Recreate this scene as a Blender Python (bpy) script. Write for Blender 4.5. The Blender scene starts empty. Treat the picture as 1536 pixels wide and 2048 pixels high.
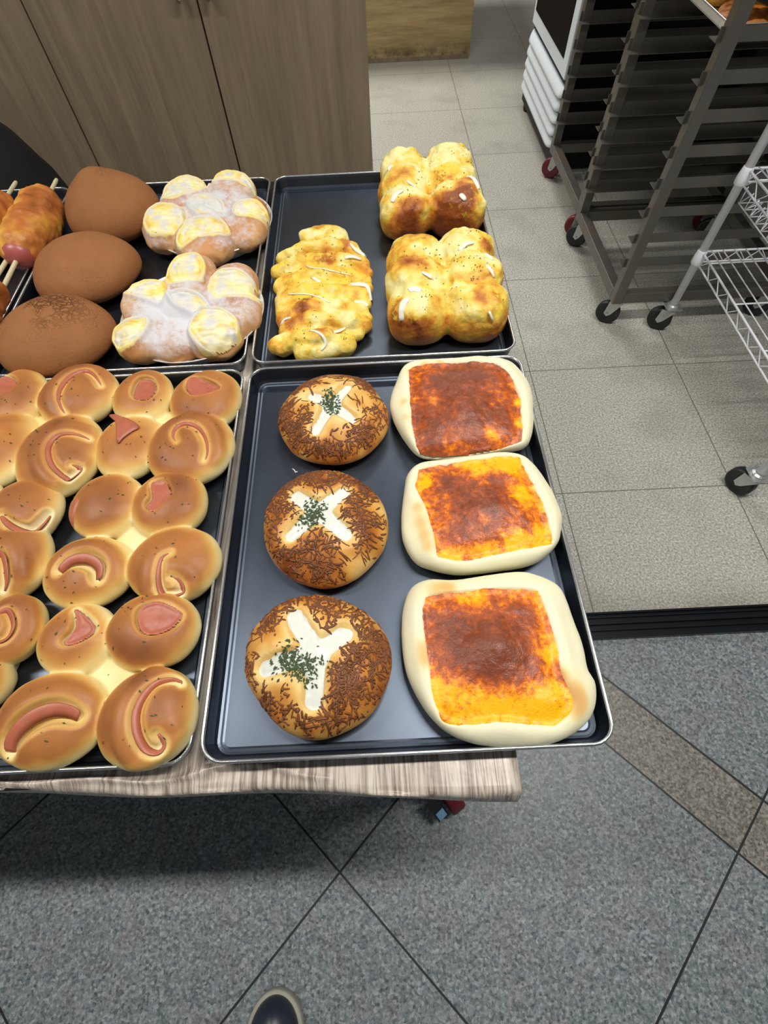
import bpy, math, random
import numpy as np
from mathutils import Vector, Matrix
from mathutils.bvhtree import BVHTree

random.seed(7)
RNG = np.random.default_rng(7)
scene = bpy.context.scene
C = scene.collection

# ------------------------------------------------------------------ camera
F_PX = 989.5
CAM = np.array([0.1906, -0.0366, 1.2925])
ROT = np.array([[0.99879451, 0.04902845, 0.0023959],
                [-0.04111627, 0.86227629, -0.50476634],
                [-0.02681384, 0.50405934, 0.86325269]])
cd = bpy.data.cameras.new('camera')
cam = bpy.data.objects.new('camera', cd)
C.objects.link(cam)
cd.sensor_fit = 'HORIZONTAL'
cd.sensor_width = 36.0
cd.lens = F_PX / 1536.0 * 36.0
cd.clip_start = 0.02
m4 = Matrix([list(r) + [0] for r in ROT] + [[0, 0, 0, 1]])
m4.translation = Vector(CAM)
cam.matrix_world = m4
scene.camera = cam

# ------------------------------------------------------------------ world, lights, exposure
scene.view_settings.view_transform = 'Standard'
scene.view_settings.look = 'None'
scene.view_settings.gamma = 1.0
scene.view_settings.use_curve_mapping = False
scene.view_settings.exposure = 0.0
w = bpy.data.worlds.new('world')
scene.world = w
w.use_nodes = True
w.node_tree.nodes['Background'].inputs['Color'].default_value = (0.80, 0.90, 1.0, 1)
w.node_tree.nodes['Background'].inputs['Strength'].default_value = 0.06


def area(name, loc, sx, sy, power, color=(1, 0.97, 0.92), rz=0.0, aim=None):
    l = bpy.data.lights.new(name, 'AREA')
    l.shape = 'RECTANGLE'
    l.size = sx
    l.size_y = sy
    l.energy = power
    l.color = color
    o = bpy.data.objects.new(name, l)
    o.location = loc
    o.rotation_euler = (0, 0, rz)
    if aim is not None:
        o.rotation_euler = (Vector(aim) - Vector(loc)).to_track_quat('-Z', 'Y').to_euler()
    C.objects.link(o)
    return o


area('ceiling_strip_right', (0.95, 0.36, 2.7), 1.3, 0.10, 39)
area('ceiling_strip_left', (-1.25, 0.40, 2.7), 1.2, 0.10, 30)
area('ceiling_light_kitchen', (-0.5, 4.5, 2.7), 1.2, 0.6, 88, (1, 0.97, 0.90))
area('ceiling_light_aisle', (0.7, 2.6, 2.7), 1.2, 0.2, 22, (1, 0.97, 0.92))
area('ceiling_light_shop', (0.3, -1.8, 2.7), 1.2, 0.3, 4.5, (0.9, 0.96, 1.0))

TZ = 0.748      # inner floor of the trays on the table
RIM = 0.7706
TAB = 0.744     # table cloth surface


def at(px, py, z):
    d = ROT @ np.array([px - 768.0, 1024.0 - py, -F_PX])
    t = (z - CAM[2]) / d[2]
    return CAM + t * d


def atl(pts, z):
    return [tuple(at(x, y, z)) for x, y in pts]


# ------------------------------------------------------------------ node helpers
def srgb(r, g, b):
    f = lambda c: ((c / 255.0) / 12.92) if c <= 10.3 else (((c / 255.0) + 0.055) / 1.055) ** 2.4
    return (f(r), f(g), f(b), 1.0)


class NT:
    def __init__(s, name, rough=0.5, metal=0.0, spec=0.5):
        s.m = bpy.data.materials.new(name)
        s.m.use_nodes = True
        s.n = s.m.node_tree.nodes
        s.l = s.m.node_tree.links
        s.p = s.n['Principled BSDF']
        s.p.inputs['Roughness'].default_value = rough
        s.p.inputs['Metallic'].default_value = metal
        s.p.inputs['Specular IOR Level'].default_value = spec
        s.tc = s.n.new('ShaderNodeTexCoord')
        s.geo = s.n.new('ShaderNodeNewGeometry')

    def link(s, a, b):
        s.l.new(a, b)
        return b

    def setin(s, sock, v):
        if isinstance(v, bpy.types.NodeSocket):
            s.l.new(v, sock)
        else:
            sock.default_value = v

    def noise(s, scale, detail=4, rough=0.55, vec=None, dist=0.0, ch=0):
        n = s.n.new('ShaderNodeTexNoise')
        n.inputs['Scale'].default_value = scale
        n.inputs['Detail'].default_value = detail
        n.inputs['Roughness'].default_value = rough
        n.inputs['Distortion'].default_value = dist
        s.l.new(vec if vec is not None else s.tc.outputs['Object'], n.inputs['Vector'])
        return n.outputs[ch]

    def voro(s, scale, feature='F1', vec=None, ch='Distance'):
        n = s.n.new('ShaderNodeTexVoronoi')
        n.feature = feature
        n.inputs['Scale'].default_value = scale
        s.l.new(vec if vec is not None else s.tc.outputs['Object'], n.inputs['Vector'])
        return n.outputs[ch]

    def mapv(s, scale, vec=None, rot=(0, 0, 0), loc=(0, 0, 0)):
        n = s.n.new('ShaderNodeMapping')
        n.inputs['Scale'].default_value = scale
        n.inputs['Rotation'].default_value = rot
        n.inputs['Location'].default_value = loc
        s.l.new(vec if vec is not None else s.tc.outputs['Object'], n.inputs['Vector'])
        return n.outputs[0]

    def math(s, op, a, b=0.0, c=0.0, clamp=False):
        n = s.n.new('ShaderNodeMath')
        n.operation = op
        n.use_clamp = clamp
        for i, v in enumerate((a, b, c)):
            s.setin(n.inputs[i], v)
        return n.outputs[0]

    def ramp(s, fac, stops, interp='LINEAR'):
        n = s.n.new('ShaderNodeValToRGB')
        n.color_ramp.interpolation = interp
        e = n.color_ramp.elements
        while len(e) < len(stops):
            e.new(0.5)
        for i, (p, c) in enumerate(stops):
            e[i].position = p
            e[i].color = c if len(c) == 4 else (*c, 1)
        s.l.new(fac, n.inputs[0])
        return n.outputs[0]

    def smooth(s, v, lo, hi):
        n = s.n.new('ShaderNodeMapRange')
        n.interpolation_type = 'SMOOTHSTEP'
        s.setin(n.inputs[0], v)
        n.inputs[1].default_value = lo
        n.inputs[2].default_value = hi
        return n.outputs[0]

    def mix(s, f, a, b):
        n = s.n.new('ShaderNodeMix')
        n.data_type = 'RGBA'
        s.setin(n.inputs[0], f)
        s.setin(n.inputs[6], a)
        s.setin(n.inputs[7], b)
        return n.outputs[2]

    def attr(s):
        n = s.n.new('ShaderNodeAttribute')
        n.attribute_name = 'mask'
        q = s.n.new('ShaderNodeSeparateColor')
        s.l.new(n.outputs['Color'], q.inputs[0])
        return q.outputs

    def sepxyz(s, v):
        q = s.n.new('ShaderNodeSeparateXYZ')
        s.l.new(v, q.inputs[0])
        return q.outputs

    def bump(s, h, strength=0.3, dist=0.002):
        n = s.n.new('ShaderNodeBump')
        n.inputs['Strength'].default_value = strength
        n.inputs['Distance'].default_value = dist
        s.l.new(h, n.inputs['Height'])
        s.l.new(n.outputs[0], s.p.inputs['Normal'])

    def color(s, c):
        s.setin(s.p.inputs['Base Color'], c)

    def rough(s, v):
        s.setin(s.p.inputs['Roughness'], v)


def plain(name, col, rough=0.5, metal=0.0, spec=0.5, var=0.12, scale=30.0):
    t = NT(name, rough, metal, spec)
    n = t.noise(scale, 3)
    c = t.mix(n, tuple(x * (1 - var) for x in col[:3]) + (1,), tuple(min(1, x * (1 + var)) for x in col[:3]) + (1,))
    t.color(c)
    return t.m


def joint_mask(t, coord, off, step, w):
    """1 on a joint line, 0 elsewhere, for lines coord = off + k*step"""
    a = t.math('SUBTRACT', coord, off - step * 0.5)
    a = t.math('FLOORED_MODULO', a, step)
    a = t.math('SUBTRACT', a, step * 0.5)
    a = t.math('ABSOLUTE', a)
    return t.math('LESS_THAN', a, w)


M = {}
# --- granite floor with diagonal joints and a brown band
t = NT('granite', 0.42)
xyz = t.sepxyz(t.geo.outputs['Position'])
S = t.math('ADD', xyz[0], xyz[1])
D = t.math('SUBTRACT', xyz[1], xyz[0])
pos = t.geo.outputs['Position']
big = t.noise(14, 3, vec=pos)
v1 = t.voro(190, vec=t.mapv((1, 1, 1), vec=pos), ch='Color')
vs = t.sepxyz(v1)[0]
n2 = t.noise(150, 4, 0.75, vec=pos)
g = t.math('ADD', t.math('MULTIPLY', vs, 0.26), t.math('MULTIPLY', n2, 0.90))
grey = t.ramp(g, [(0.36, srgb(62, 70, 74)), (0.50, srgb(112, 121, 124)), (0.64, srgb(140, 149, 151)), (0.80, srgb(186, 192, 192))])
pink = t.ramp(g, [(0.36, srgb(66, 68, 70)), (0.50, srgb(116, 118, 119)), (0.64, srgb(146, 146, 146)), (0.82, srgb(184, 186, 186))])
grey = t.mix(t.smooth(big, 0.46, 0.62), grey, pink)
brn = t.ramp(g, [(0.36, srgb(70, 64, 58)), (0.50, srgb(118, 110, 100)), (0.64, srgb(150, 142, 130)), (0.82, srgb(188, 180, 168))])
bandm = t.math('MULTIPLY', t.math('GREATER_THAN', S, 0.742), t.math('LESS_THAN', S, 0.928))
base = t.mix(bandm, grey, brn)
j1 = joint_mask(t, D, -0.219, 0.846, 0.0033)
ja = t.math('COMPARE', S, 0.742, 0.0032)
jb = t.math('COMPARE', S, 0.928, 0.0038)
jc = t.math('COMPARE', S, -0.106, 0.0030)
jd = t.math('COMPARE', S, -0.954, 0.0030)
je = t.math('COMPARE', S, 1.776, 0.0030)
jm = t.math('MAXIMUM', j1, t.math('MAXIMUM', t.math('MAXIMUM', ja, jb), t.math('MAXIMUM', jc, t.math('MAXIMUM', jd, je))))
base = t.mix(0.22, base, srgb(70, 84, 92))
t.color(t.mix(jm, base, srgb(30, 33, 36)))
t.rough(t.mix(n2, (0.30, 0.30, 0.30, 1), (0.55, 0.55, 0.55, 1)))
t.bump(n2, 0.12, 0.001)
M['granite'] = t.m

# --- kitchen tile floor
t = NT('kitchen_tile', 0.45)
pos = t.geo.outputs['Position']
xyz = t.sepxyz(pos)
n1 = t.noise(170, 3, 0.7, vec=pos)
n2 = t.noise(3.2, 4, 0.6, vec=pos)
base = t.ramp(n1, [(0.32, srgb(128, 126, 118)), (0.5, srgb(178, 176, 166)), (0.66, srgb(218, 216, 206))])
base = t.mix(t.math('MULTIPLY', t.smooth(n2, 0.48, 0.68), 0.28), base, srgb(120, 117, 108))
# dirt gathered along the threshold
dm = t.math('SUBTRACT', 1.0, t.smooth(xyz[1], 0.37, 0.46))
base = t.mix(t.math('MULTIPLY', dm, t.math('MULTIPLY', t.noise(22, 5, 0.7, vec=pos), 0.7)), base, srgb(104, 98, 86))
jx = joint_mask(t, xyz[0], 0.734, 0.52, 0.0017)
jy = joint_mask(t, xyz[1], 0.7537, 0.52, 0.0017)
t.color(t.mix(t.math('MULTIPLY', t.math('MAXIMUM', jx, jy), 0.8), base, srgb(84, 82, 76)))
M['tile'] = t.m

# --- light wood laminate (vertical grain) and horizontal grain
def wood(name, axis, cols, sc=(1.0, 1.0, 1.0), dirty=False):
    t = NT(name, 0.5)
    v = t.mapv(sc)
    n1 = t.noise(9, 6, 0.62, vec=v, dist=0.6)
    v2 = t.mapv(tuple(c * 4 for c in sc))
    n2 = t.noise(12, 4, 0.7, vec=v2)
    f = t.math('ADD', t.math('MULTIPLY', n1, 0.7), t.math('MULTIPLY', n2, 0.3))
    c = t.ramp(f, [(0.30, cols[0]), (0.48, cols[1]), (0.66, cols[2])])
    if dirty:
        z = t.sepxyz(t.geo.outputs['Position'])[2]
        dn = t.noise(16, 5, 0.7)
        dk = t.math('SUBTRACT', 1.0, t.smooth(z, 0.015, 0.11))
        up = t.smooth(z, 0.012, 0.03)
        dk = t.math('MULTIPLY', t.math('MULTIPLY', dk, up), t.smooth(dn, 0.35, 0.6))
        c = t.mix(t.math('MULTIPLY', dk, 0.85), c, srgb(74, 56, 42))
    t.color(c)
    return t.m


M['cab'] = wood('cabinet_laminate', 2, (srgb(116, 103, 82), srgb(136, 121, 98), srgb(154, 138, 113)), (2.6, 2.6, 0.16))
M['counter'] = wood('counter_laminate', 0, (srgb(138, 114, 74), srgb(172, 148, 102), srgb(196, 172, 124)), (0.3, 0.3, 3.2), True)
t = NT('wood_print_film', 0.32)
v = t.mapv((9.0, 0.35, 1.0), rot=(0, 0, 0.12))
n1 = t.noise(22, 5, 0.65, vec=v, dist=1.2)
n2 = t.noise(5, 3)
c = t.ramp(n1, [(0.36, srgb(112, 98, 86)), (0.47, srgb(170, 156, 142)), (0.55, srgb(206, 195, 180)), (0.7, srgb(224, 216, 202))])
t.color(t.mix(t.math('MULTIPLY', n2, 0.35), c, srgb(190, 176, 164)))
t.bump(t.noise(30, 3), 0.25, 0.003)
M['film'] = t.m

# --- metals and plastics
t = NT('tray_coating', 0.34, 1.0)
n = t.noise(60, 4)
n2 = t.noise(9, 4, 0.6)
t.color(t.mix(n2, (0.085, 0.102, 0.130, 1), (0.125, 0.150, 0.19, 1)))
t.rough(t.mix(n2, (0.34, 0.34, 0.34, 1), (0.44, 0.44, 0.44, 1)))
t.bump(n, 0.06, 0.001)
M['tray'] = t.m
t = NT('tray_rim_worn', 0.22, 0.9)
n = t.noise(25, 3)
t.color(t.mix(n, (0.45, 0.47, 0.49, 1), (0.85, 0.86, 0.88, 1)))
M['rim'] = t.m
M['silver'] = plain('silver_tray_metal', (0.62, 0.62, 0.60), 0.3, 0.9)
t = NT('rack_steel', 0.42, 0.75)
n = t.noise(18, 5, 0.65)
t.color(t.mix(t.smooth(n, 0.42, 0.7), (0.175, 0.172, 0.158, 1), (0.20, 0.165, 0.125, 1)))
t.rough(t.mix(n, (0.3, 0.3, 0.3, 1), (0.58, 0.58, 0.58, 1)))
M['steel'] = t.m
M['zinc'] = plain('zinc_bracket', (0.52, 0.55, 0.54), 0.35, 0.7)
M['black_body'] = plain('black_enamel', (0.010, 0.010, 0.012), 0.5, spec=0.2)
M['chrome'] = plain('chrome', (0.75, 0.76, 0.76), 0.15, 1.0, var=0.04)
M['rubber'] = plain('black_rubber', (0.012, 0.014, 0.016), 0.5)
M['redwheel'] = plain('red_wheel', (0.16, 0.012, 0.02), 0.4)
M['whitepaint'] = plain('white_coated_steel', (0.90, 0.92, 0.98), 0.35, 0.0, var=0.03)
M['whiteplastic'] = plain('white_enamel', (0.78, 0.85, 0.92), 0.35, var=0.04, scale=8)
M['darkglass'] = plain('dark_glass', (0.008, 0.007, 0.007), 0.5, spec=0.06)
M['black'] = plain('black_fabric', (0.006, 0.006, 0.007), 0.85)
M['blackmetal'] = plain('black_metal_track', (0.010, 0.012, 0.016), 0.25, 0.3)
M['darktray'] = plain('dark_tray', (0.014, 0.015, 0.017), 0.5, 0.3)
M['foil'] = plain('aluminium_foil', (0.84, 0.85, 0.86), 0.42, 0.35, var=0.08)
M['stick'] = plain('bamboo_stick', srgb(214, 202, 160), 0.5, var=0.08)
M['label_blue'] = plain('blue_sticker', (0.22, 0.42, 0.62), 0.4, var=0.3, scale=120)
M['shoe'] = plain('navy_leather', (0.020, 0.026, 0.042), 0.38, var=0.3, scale=60)
M['welt'] = plain('pale_rubber_welt', srgb(168, 166, 152), 0.6)
M['herb'] = plain('dried_parsley', (0.050, 0.085, 0.028), 0.7, var=0.6, scale=400)
M['frame_dark'] = plain('dark_table_steel', (0.02, 0.02, 0.022), 0.5, 0.5)


def bread_mat(name, stops, white=(0.9, 0.88, 0.84, 1), yellow=(0.86, 0.60, 0.10, 1), nscale=24, namp=0.35, rough=0.42,
              bumps=(90, 0.15), wnoise=0.0, speck=None, spec=0.35):
    t = NT(name, rough, 0, spec)
    a = t.attr()
    n = t.noise(nscale, 5, 0.6)
    r = t.math('ADD', a[0], t.math('MULTIPLY', t.math('SUBTRACT', n, 0.5), namp))
    c = t.ramp(r, stops)
    n3 = t.noise(nscale * 2.3, 4, 0.65)
    yb = t.math('ADD', a[2], t.math('MULTIPLY', t.math('SUBTRACT', n3, 0.5), 0.9))
    yb = t.math('MULTIPLY', t.smooth(yb, 0.38, 0.62), t.math('GREATER_THAN', a[2], 0.01))
    c = t.mix(yb, c, yellow)
    n4 = t.noise(130, 4, 0.7)
    gb = t.math('ADD', a[1], t.math('MULTIPLY', t.math('SUBTRACT', n4, 0.5), wnoise))
    gb = t.math('MULTIPLY', t.smooth(gb, 0.15, 0.9), t.math('GREATER_THAN', a[1], 0.01))
    c = t.mix(gb, c, white)
    if speck:
        sp = t.noise(speck[0], 2, 0.6)
        c = t.mix(t.math('MULTIPLY', t.smooth(sp, speck[1], speck[1] + 0.06), speck[3]), c, speck[2])
    t.color(c)
    t.bump(t.noise(bumps[0], 5, 0.6), bumps[1], 0.003)
    t.p.inputs['Subsurface Weight'].default_value = 0.08
    t.p.inputs['Subsurface Radius'].default_value = (0.006, 0.003, 0.0015)
    t.p.inputs['Subsurface Scale'].default_value = 1.0
    return t.m


PALE = srgb(246, 222, 152)
M['ham_dough'] = bread_mat('glazed_dough', [(0.0, srgb(240, 226, 174)), (0.22, srgb(234, 206, 134)), (0.44, srgb(216, 166, 90)), (0.66, srgb(184, 120, 62)), (0.95, srgb(136, 82, 48))],
                           nscale=20, namp=0.22, rough=0.45)
t = NT('ham', 0.42)
n = t.noise(60, 4)
t.color(t.mix(n, srgb(196, 116, 88), srgb(160, 84, 62)))
t.bump(t.noise(160, 3), 0.1, 0.001)
M['ham'] = t.m
M['bun_dough'] = bread_mat('cheese_bun_dough', [(0.0, srgb(240, 208, 138)), (0.35, srgb(228, 174, 90)), (0.65, srgb(198, 124, 50)), (1.0, srgb(128, 66, 26))],
                           nscale=30, namp=0.5, rough=0.4, bumps=(160, 0.2))
M['shred'] = plain('toasted_cheese_shreds', (0.19, 0.066, 0.022), 0.45, var=0.7, scale=60)
M['cream'] = plain('white_cream', (0.76, 0.78, 0.70), 0.3, var=0.03)
M['pale_dough'] = bread_mat('pale_dough', [(0.0, srgb(238, 235, 206)), (0.28, srgb(240, 230, 184)), (0.55, srgb(232, 192, 122)), (1.0, srgb(190, 126, 64))],
                            nscale=12, namp=0.16, rough=0.5, bumps=(40, 0.12))
# orange baked topping with brown skin
t = NT('baked_orange_topping', 0.36)
a = t.attr()
n1 = t.noise(34, 6, 0.75)
n2 = t.noise(130, 4, 0.7)
n3 = t.noise(300, 3, 0.7)
r = t.math('ADD', a[0], t.math('MULTIPLY', t.math('SUBTRACT', n1, 0.5), 1.35))
r = t.math('ADD', r, t.math('MULTIPLY', t.math('SUBTRACT', n2, 0.5), 1.15))
r = t.math('ADD', r, t.math('MULTIPLY', t.math('SUBTRACT', n3, 0.5), 0.25))
c = t.ramp(r, [(0.05, srgb(255, 190, 10)), (0.26, srgb(248, 154, 6)), (0.42, srgb(220, 110, 14)), (0.60, srgb(172, 80, 30)), (0.95, srgb(124, 60, 32))])
c = t.mix(t.math('MULTIPLY', t.smooth(n3, 0.62, 0.72), 0.5), c, srgb(84, 28, 14))
t.color(c)
t.bump(t.math('ADD', n2, t.math('MULTIPLY', n3, 0.5)), 0.5, 0.002)
t.rough(t.mix(n2, (0.25, 0.25, 0.25, 1), (0.5, 0.5, 0.5, 1)))
M['topping'] = t.m
# cocoa crust
t = NT('cocoa_crust', 0.75, 0, 0.25)
a = t.attr()
n = t.noise(30, 4)
pores = t.noise(260, 3, 0.6)
nv = t.noise(45, 3, 0.6, ch=1)
vm = t.n.new('ShaderNodeVectorMath')
vm.operation = 'MULTIPLY_ADD'
t.l.new(nv, vm.inputs[0])
vm.inputs[1].default_value = (0.03, 0.03, 0.03)
t.l.new(t.tc.outputs['Object'], vm.inputs[2])
v = t.voro(120, 'DISTANCE_TO_EDGE', vec=vm.outputs[0])
c = t.mix(n, srgb(142, 92, 54), srgb(160, 108, 66))
c = t.mix(t.math('MULTIPLY', t.smooth(pores, 0.62, 0.72), 0.45), c, srgb(86, 46, 20))
crk = t.math('MULTIPLY', t.math('SUBTRACT', 1.0, t.smooth(v, 0.0, 0.16)), a[0])
c = t.mix(t.math('MULTIPLY', crk, 0.7), c, srgb(92, 50, 22))
t.color(c)
t.bump(t.math('SUBTRACT', t.math('MULTIPLY', pores, 0.25), crk), 0.9, 0.003)
M['cocoa'] = t.m
M['flower_dough'] = bread_mat('sugared_dough', [(0.0, srgb(236, 206, 160)), (0.4, srgb(214, 166, 110)), (0.75, srgb(190, 128, 76)), (1.0, srgb(150, 90, 50))],
                              white=srgb(214, 213, 216), yellow=srgb(240, 218, 134), nscale=16, namp=0.25, rough=0.6, wnoise=1.1)
M['custard'] = bread_mat('custard_cream', [(0.0, srgb(246, 240, 200)), (0.4, srgb(244, 232, 166)), (0.7, srgb(240, 212, 104)), (1.0, srgb(226, 172, 60))],
                         white=srgb(216, 215, 212), nscale=34, namp=0.6, rough=0.5, bumps=(60, 0.25), wnoise=0.6)
M['cheese_dough'] = bread_mat('cheese_topped_dough', [(0.0, srgb(246, 234, 166)), (0.26, srgb(240, 210, 96)), (0.46, srgb(228, 172, 62)), (0.66, srgb(198, 122, 46)), (0.95, srgb(140, 72, 30))],
                              yellow=srgb(244, 210, 70), nscale=48, namp=1.05, rough=0.4, bumps=(90, 0.8))
M['mayo'] = plain('mayonnaise', (0.90, 0.88, 0.74), 0.3, var=0.04)
M['croissant'] = bread_mat('sausage_wrap_dough', [(0.0, srgb(244, 206, 90)), (0.3, srgb(226, 166, 70)), (0.6, srgb(190, 112, 54)), (1.0, srgb(128, 66, 28))],
                           nscale=26, namp=0.6, rough=0.4, bumps=(60, 0.5))
M['sausage'] = plain('sausage_skin', srgb(176, 92, 84), 0.35, var=0.2)

# ------------------------------------------------------------------ mesh helpers
ORG = {}


class MB:
    def __init__(s):
        s.V = []
        s.F = []

    def add(s, V, F):
        o = len(s.V)
        s.V.extend([tuple(v) for v in V])
        s.F.extend([tuple(i + o for i in f) for f in F])
        return s

    def box(s, x0, x1, y0, y1, z0, z1):
        V = [(x, y, z) for z in (z0, z1) for y in (y0, y1) for x in (x0, x1)]
        return s.add(V, [(0, 2, 3, 1), (4, 5, 7, 6), (0, 1, 5, 4), (2, 6, 7, 3), (0, 4, 6, 2), (1, 3, 7, 5)])

    def tube(s, pts, r, n=8, close=False, flat=1.0, radii=None, up=(0, 0, 1)):
        P = [Vector(p) for p in pts]
        N = len(P)
        V = []
        for i, p in enumerate(P):
            if close:
                tg = P[(i + 1) % N] - P[i - 1]
            else:
                tg = P[min(i + 1, N - 1)] - P[max(i - 1, 0)]
            tg.normalize()
            u = Vector(up)
            if abs(tg.dot(u)) > 0.95:
                u = Vector((1, 0, 0))
            a = tg.cross(u).normalized()
            b = a.cross(tg).normalized()
            rr = radii[i] if radii is not None else r
            for k in range(n):
                th = 2 * math.pi * k / n
                V.append(p + a * (rr * math.cos(th)) + b * (rr * flat * math.sin(th)))
        F = []
        for i in range(N if close else N - 1):
            j = (i + 1) % N
            for k in range(n):
                l = (k + 1) % n
                F.append((i * n + k, i * n + l, j * n + l, j * n + k))
        if not close:
            F.append(tuple(range(n))[::-1])
            F.append(tuple((N - 1) * n + k for k in range(n)))
        return s.add(V, F)

    def lathe(s, prof, c=(0, 0, 0), n=24, axis='z', caps=True):
        """prof: list of (r, h) along the axis through c"""
        V = []
        for r, h in prof:
            for k in range(n):
                th = 2 * math.pi * k / n
                a, b = r * math.cos(th), r * math.sin(th)
                if axis == 'z':
                    V.append((c[0] + a, c[1] + b, c[2] + h))
                elif axis == 'x':
                    V.append((c[0] + h, c[1] + a, c[2] + b))
                else:
                    V.append((c[0] + b, c[1] + h, c[2] + a))
        F = []
        for i in range(len(prof) - 1):
            for k in range(n):
                l = (k + 1) % n
                F.append((i * n + k, i * n + l, (i + 1) * n + l, (i + 1) * n + k))
        if caps:
            F.append(tuple(range(n))[::-1])
            F.append(tuple((len(prof) - 1) * n + k for k in range(n)))
        return s.add(V, F)

    def prism(s, pts2, axis, a0, a1):
        """extrude a 2D polygon along axis"""
        V = []
        for a in (a0, a1):
            for p, q in pts2:
                V.append({'x': (a, p, q), 'y': (p, a, q), 'z': (p, q, a)}[axis])
        n = len(pts2)
        F = [tuple(range(n))[::-1], tuple(range(n, 2 * n))]
        F += [(i, (i + 1) % n, n + (i + 1) % n, n + i) for i in range(n)]
        return s.add(V, F)

    def loops(s, L, closed_ends=True):
        n = len(L[0])
        V = [p for l in L for p in l]
        F = []
        for i in range(len(L) - 1):
            for k in range(n):
                l = (k + 1) % n
                F.append((i * n + k, i * n + l, (i + 1) * n + l, (i + 1) * n + k))
        if closed_ends:
            F.append(tuple(range(n))[::-1])
            F.append(tuple((len(L) - 1) * n + k for k in range(n)))
        return s.add(V, F)

    def obj(s, name, mat, parent=None, smooth=False, bevel=0.0, loc=None):
        return mesh_obj(name, s.V, s.F, mat, parent, smooth, bevel=bevel, loc=loc)


def mesh_obj(name, V, F, mat, parent=None, smooth=True, col=None, bevel=0.0, loc=None):
    V = np.array(V, dtype=np.float64)
    if parent is not None:
        org = ORG[parent.name]
    elif loc is not None:
        org = np.array(loc, dtype=float)
    else:
        mn, mx = V.min(0), V.max(0)
        org = np.array([(mn[0] + mx[0]) / 2, (mn[1] + mx[1]) / 2, mn[2]])
    me = bpy.data.meshes.new(name)
    me.from_pydata((V - org).tolist(), [], [list(map(int, f)) for f in F])
    me.validate()
    import bmesh
    bm = bmesh.new()
    bm.from_mesh(me)
    bmesh.ops.recalc_face_normals(bm, faces=bm.faces)
    bm.to_mesh(me)
    bm.free()
    if smooth:
        me.polygons.foreach_set('use_smooth', [True] * len(me.polygons))
    if col is not None:
        ca = me.color_attributes.new('mask', 'FLOAT_COLOR', 'POINT')
        cc = np.ones((len(V), 4), dtype=np.float32)
        cc[:, :3] = np.clip(col, 0, 1)
        ca.data.foreach_set('color', cc.ravel())
    me.materials.append(mat)
    o = bpy.data.objects.new(name, me)
    C.objects.link(o)
    if parent is not None:
        o.parent = parent
    else:
        o.location = org
    ORG[o.name] = org
    if bevel > 0:
        b = o.modifiers.new('bevel', 'BEVEL')
        b.width = bevel
        b.segments = 2
        b.limit_method = 'ANGLE'
    return o


def thing(name, label, cat, loc, group=None):
    o = bpy.data.objects.new(name, None)
    o.empty_display_size = 0.02
    C.objects.link(o)
    o.location = loc
    o['label'] = label
    o['category'] = cat
    if group:
        o['group'] = group
    ORG[o.name] = np.array(loc, dtype=float)
    return o


def tag(o, label=None, cat=None, group=None, kind=None):
    for k, v in (('label', label), ('category', cat), ('group', group), ('kind', kind)):
        if v:
            o[k] = v
    return o


def copy_tree(root, loc, label=None, group=None, rz=None):
    r = root.copy()
    C.objects.link(r)
    r.location = loc
    if rz is not None:
        r.rotation_euler = (0, 0, rz)
    if label:
        r['label'] = label
    if group:
        r['group'] = group
    for ch in list(root.children):
        c = ch.copy()
        C.objects.link(c)
        c.parent = r
        for g in ch.children:
            d = g.copy()
            C.objects.link(d)
            d.parent = c
    return r


def rrect(x0, x1, y0, y1, r, z, seg=6):
    P = []
    for cx, cy, a0 in ((x1 - r, y1 - r, 0), (x0 + r, y1 - r, 90), (x0 + r, y0 + r, 180), (x1 - r, y0 + r, 270)):
        for k in range(seg + 1):
            a = math.radians(a0 + 90.0 * k / seg)
            P.append((cx + r * math.cos(a), cy + r * math.sin(a), z))
    return P


# --- numpy noise
_T = RNG.random((64, 64, 64)).astype(np.float32)


def vnoise(P, scale, seed=0.0):
    Q = np.asarray(P, dtype=np.float64) * scale + seed * 7.31 + 100.0
    i = np.floor(Q).astype(int)
    f = Q - i
    f = f * f * (3 - 2 * f)
    i &= 63
    j = (i + 1) & 63
    x0, y0, z0 = i[..., 0], i[..., 1], i[..., 2]
    x1, y1, z1 = j[..., 0], j[..., 1], j[..., 2]
    fx, fy, fz = f[..., 0], f[..., 1], f[..., 2]
    a = _T[x0, y0, z0] * (1 - fx) + _T[x1, y0, z0] * fx
    b = _T[x0, y1, z0] * (1 - fx) + _T[x1, y1, z0] * fx
    c = _T[x0, y0, z1] * (1 - fx) + _T[x1, y0, z1] * fx
    d = _T[x0, y1, z1] * (1 - fx) + _T[x1, y1, z1] * fx
    return ((a * (1 - fy) + b * fy) * (1 - fz) + (c * (1 - fy) + d * fy) * fz) - 0.5


def fbm(P, scale, seed=0.0, n=3):
    return sum(vnoise(P, scale * 2 ** k, seed + k * 3.7) / 2 ** k for k in range(n))


def sstep(x, a, b):
    u = np.clip((x - a) / (b - a), 0, 1)
    return u * u * (3 - 2 * u)


def smin(a, b, k):
    h = np.clip(0.5 + 0.5 * (b - a) / k, 0, 1)
    return b * (1 - h) + a * h - k * h * (1 - h)


def smax(a, b, k):
    return -smin(-a, -b, k)


def sd_ell(P, c, r, rz=0.0, tilt=0.0):
    Q = P - np.array(c)
    if rz:
        cs, sn = math.cos(rz), math.sin(rz)
        Q = np.stack([Q[..., 0] * cs + Q[..., 1] * sn, -Q[..., 0] * sn + Q[..., 1] * cs, Q[..., 2]], -1)
    r = np.array(r)
    k0 = np.sqrt(((Q / r) ** 2).sum(-1)) + 1e-9
    k1 = np.sqrt(((Q / (r * r)) ** 2).sum(-1)) + 1e-9
    return k0 * (k0 - 1.0) / k1


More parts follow.
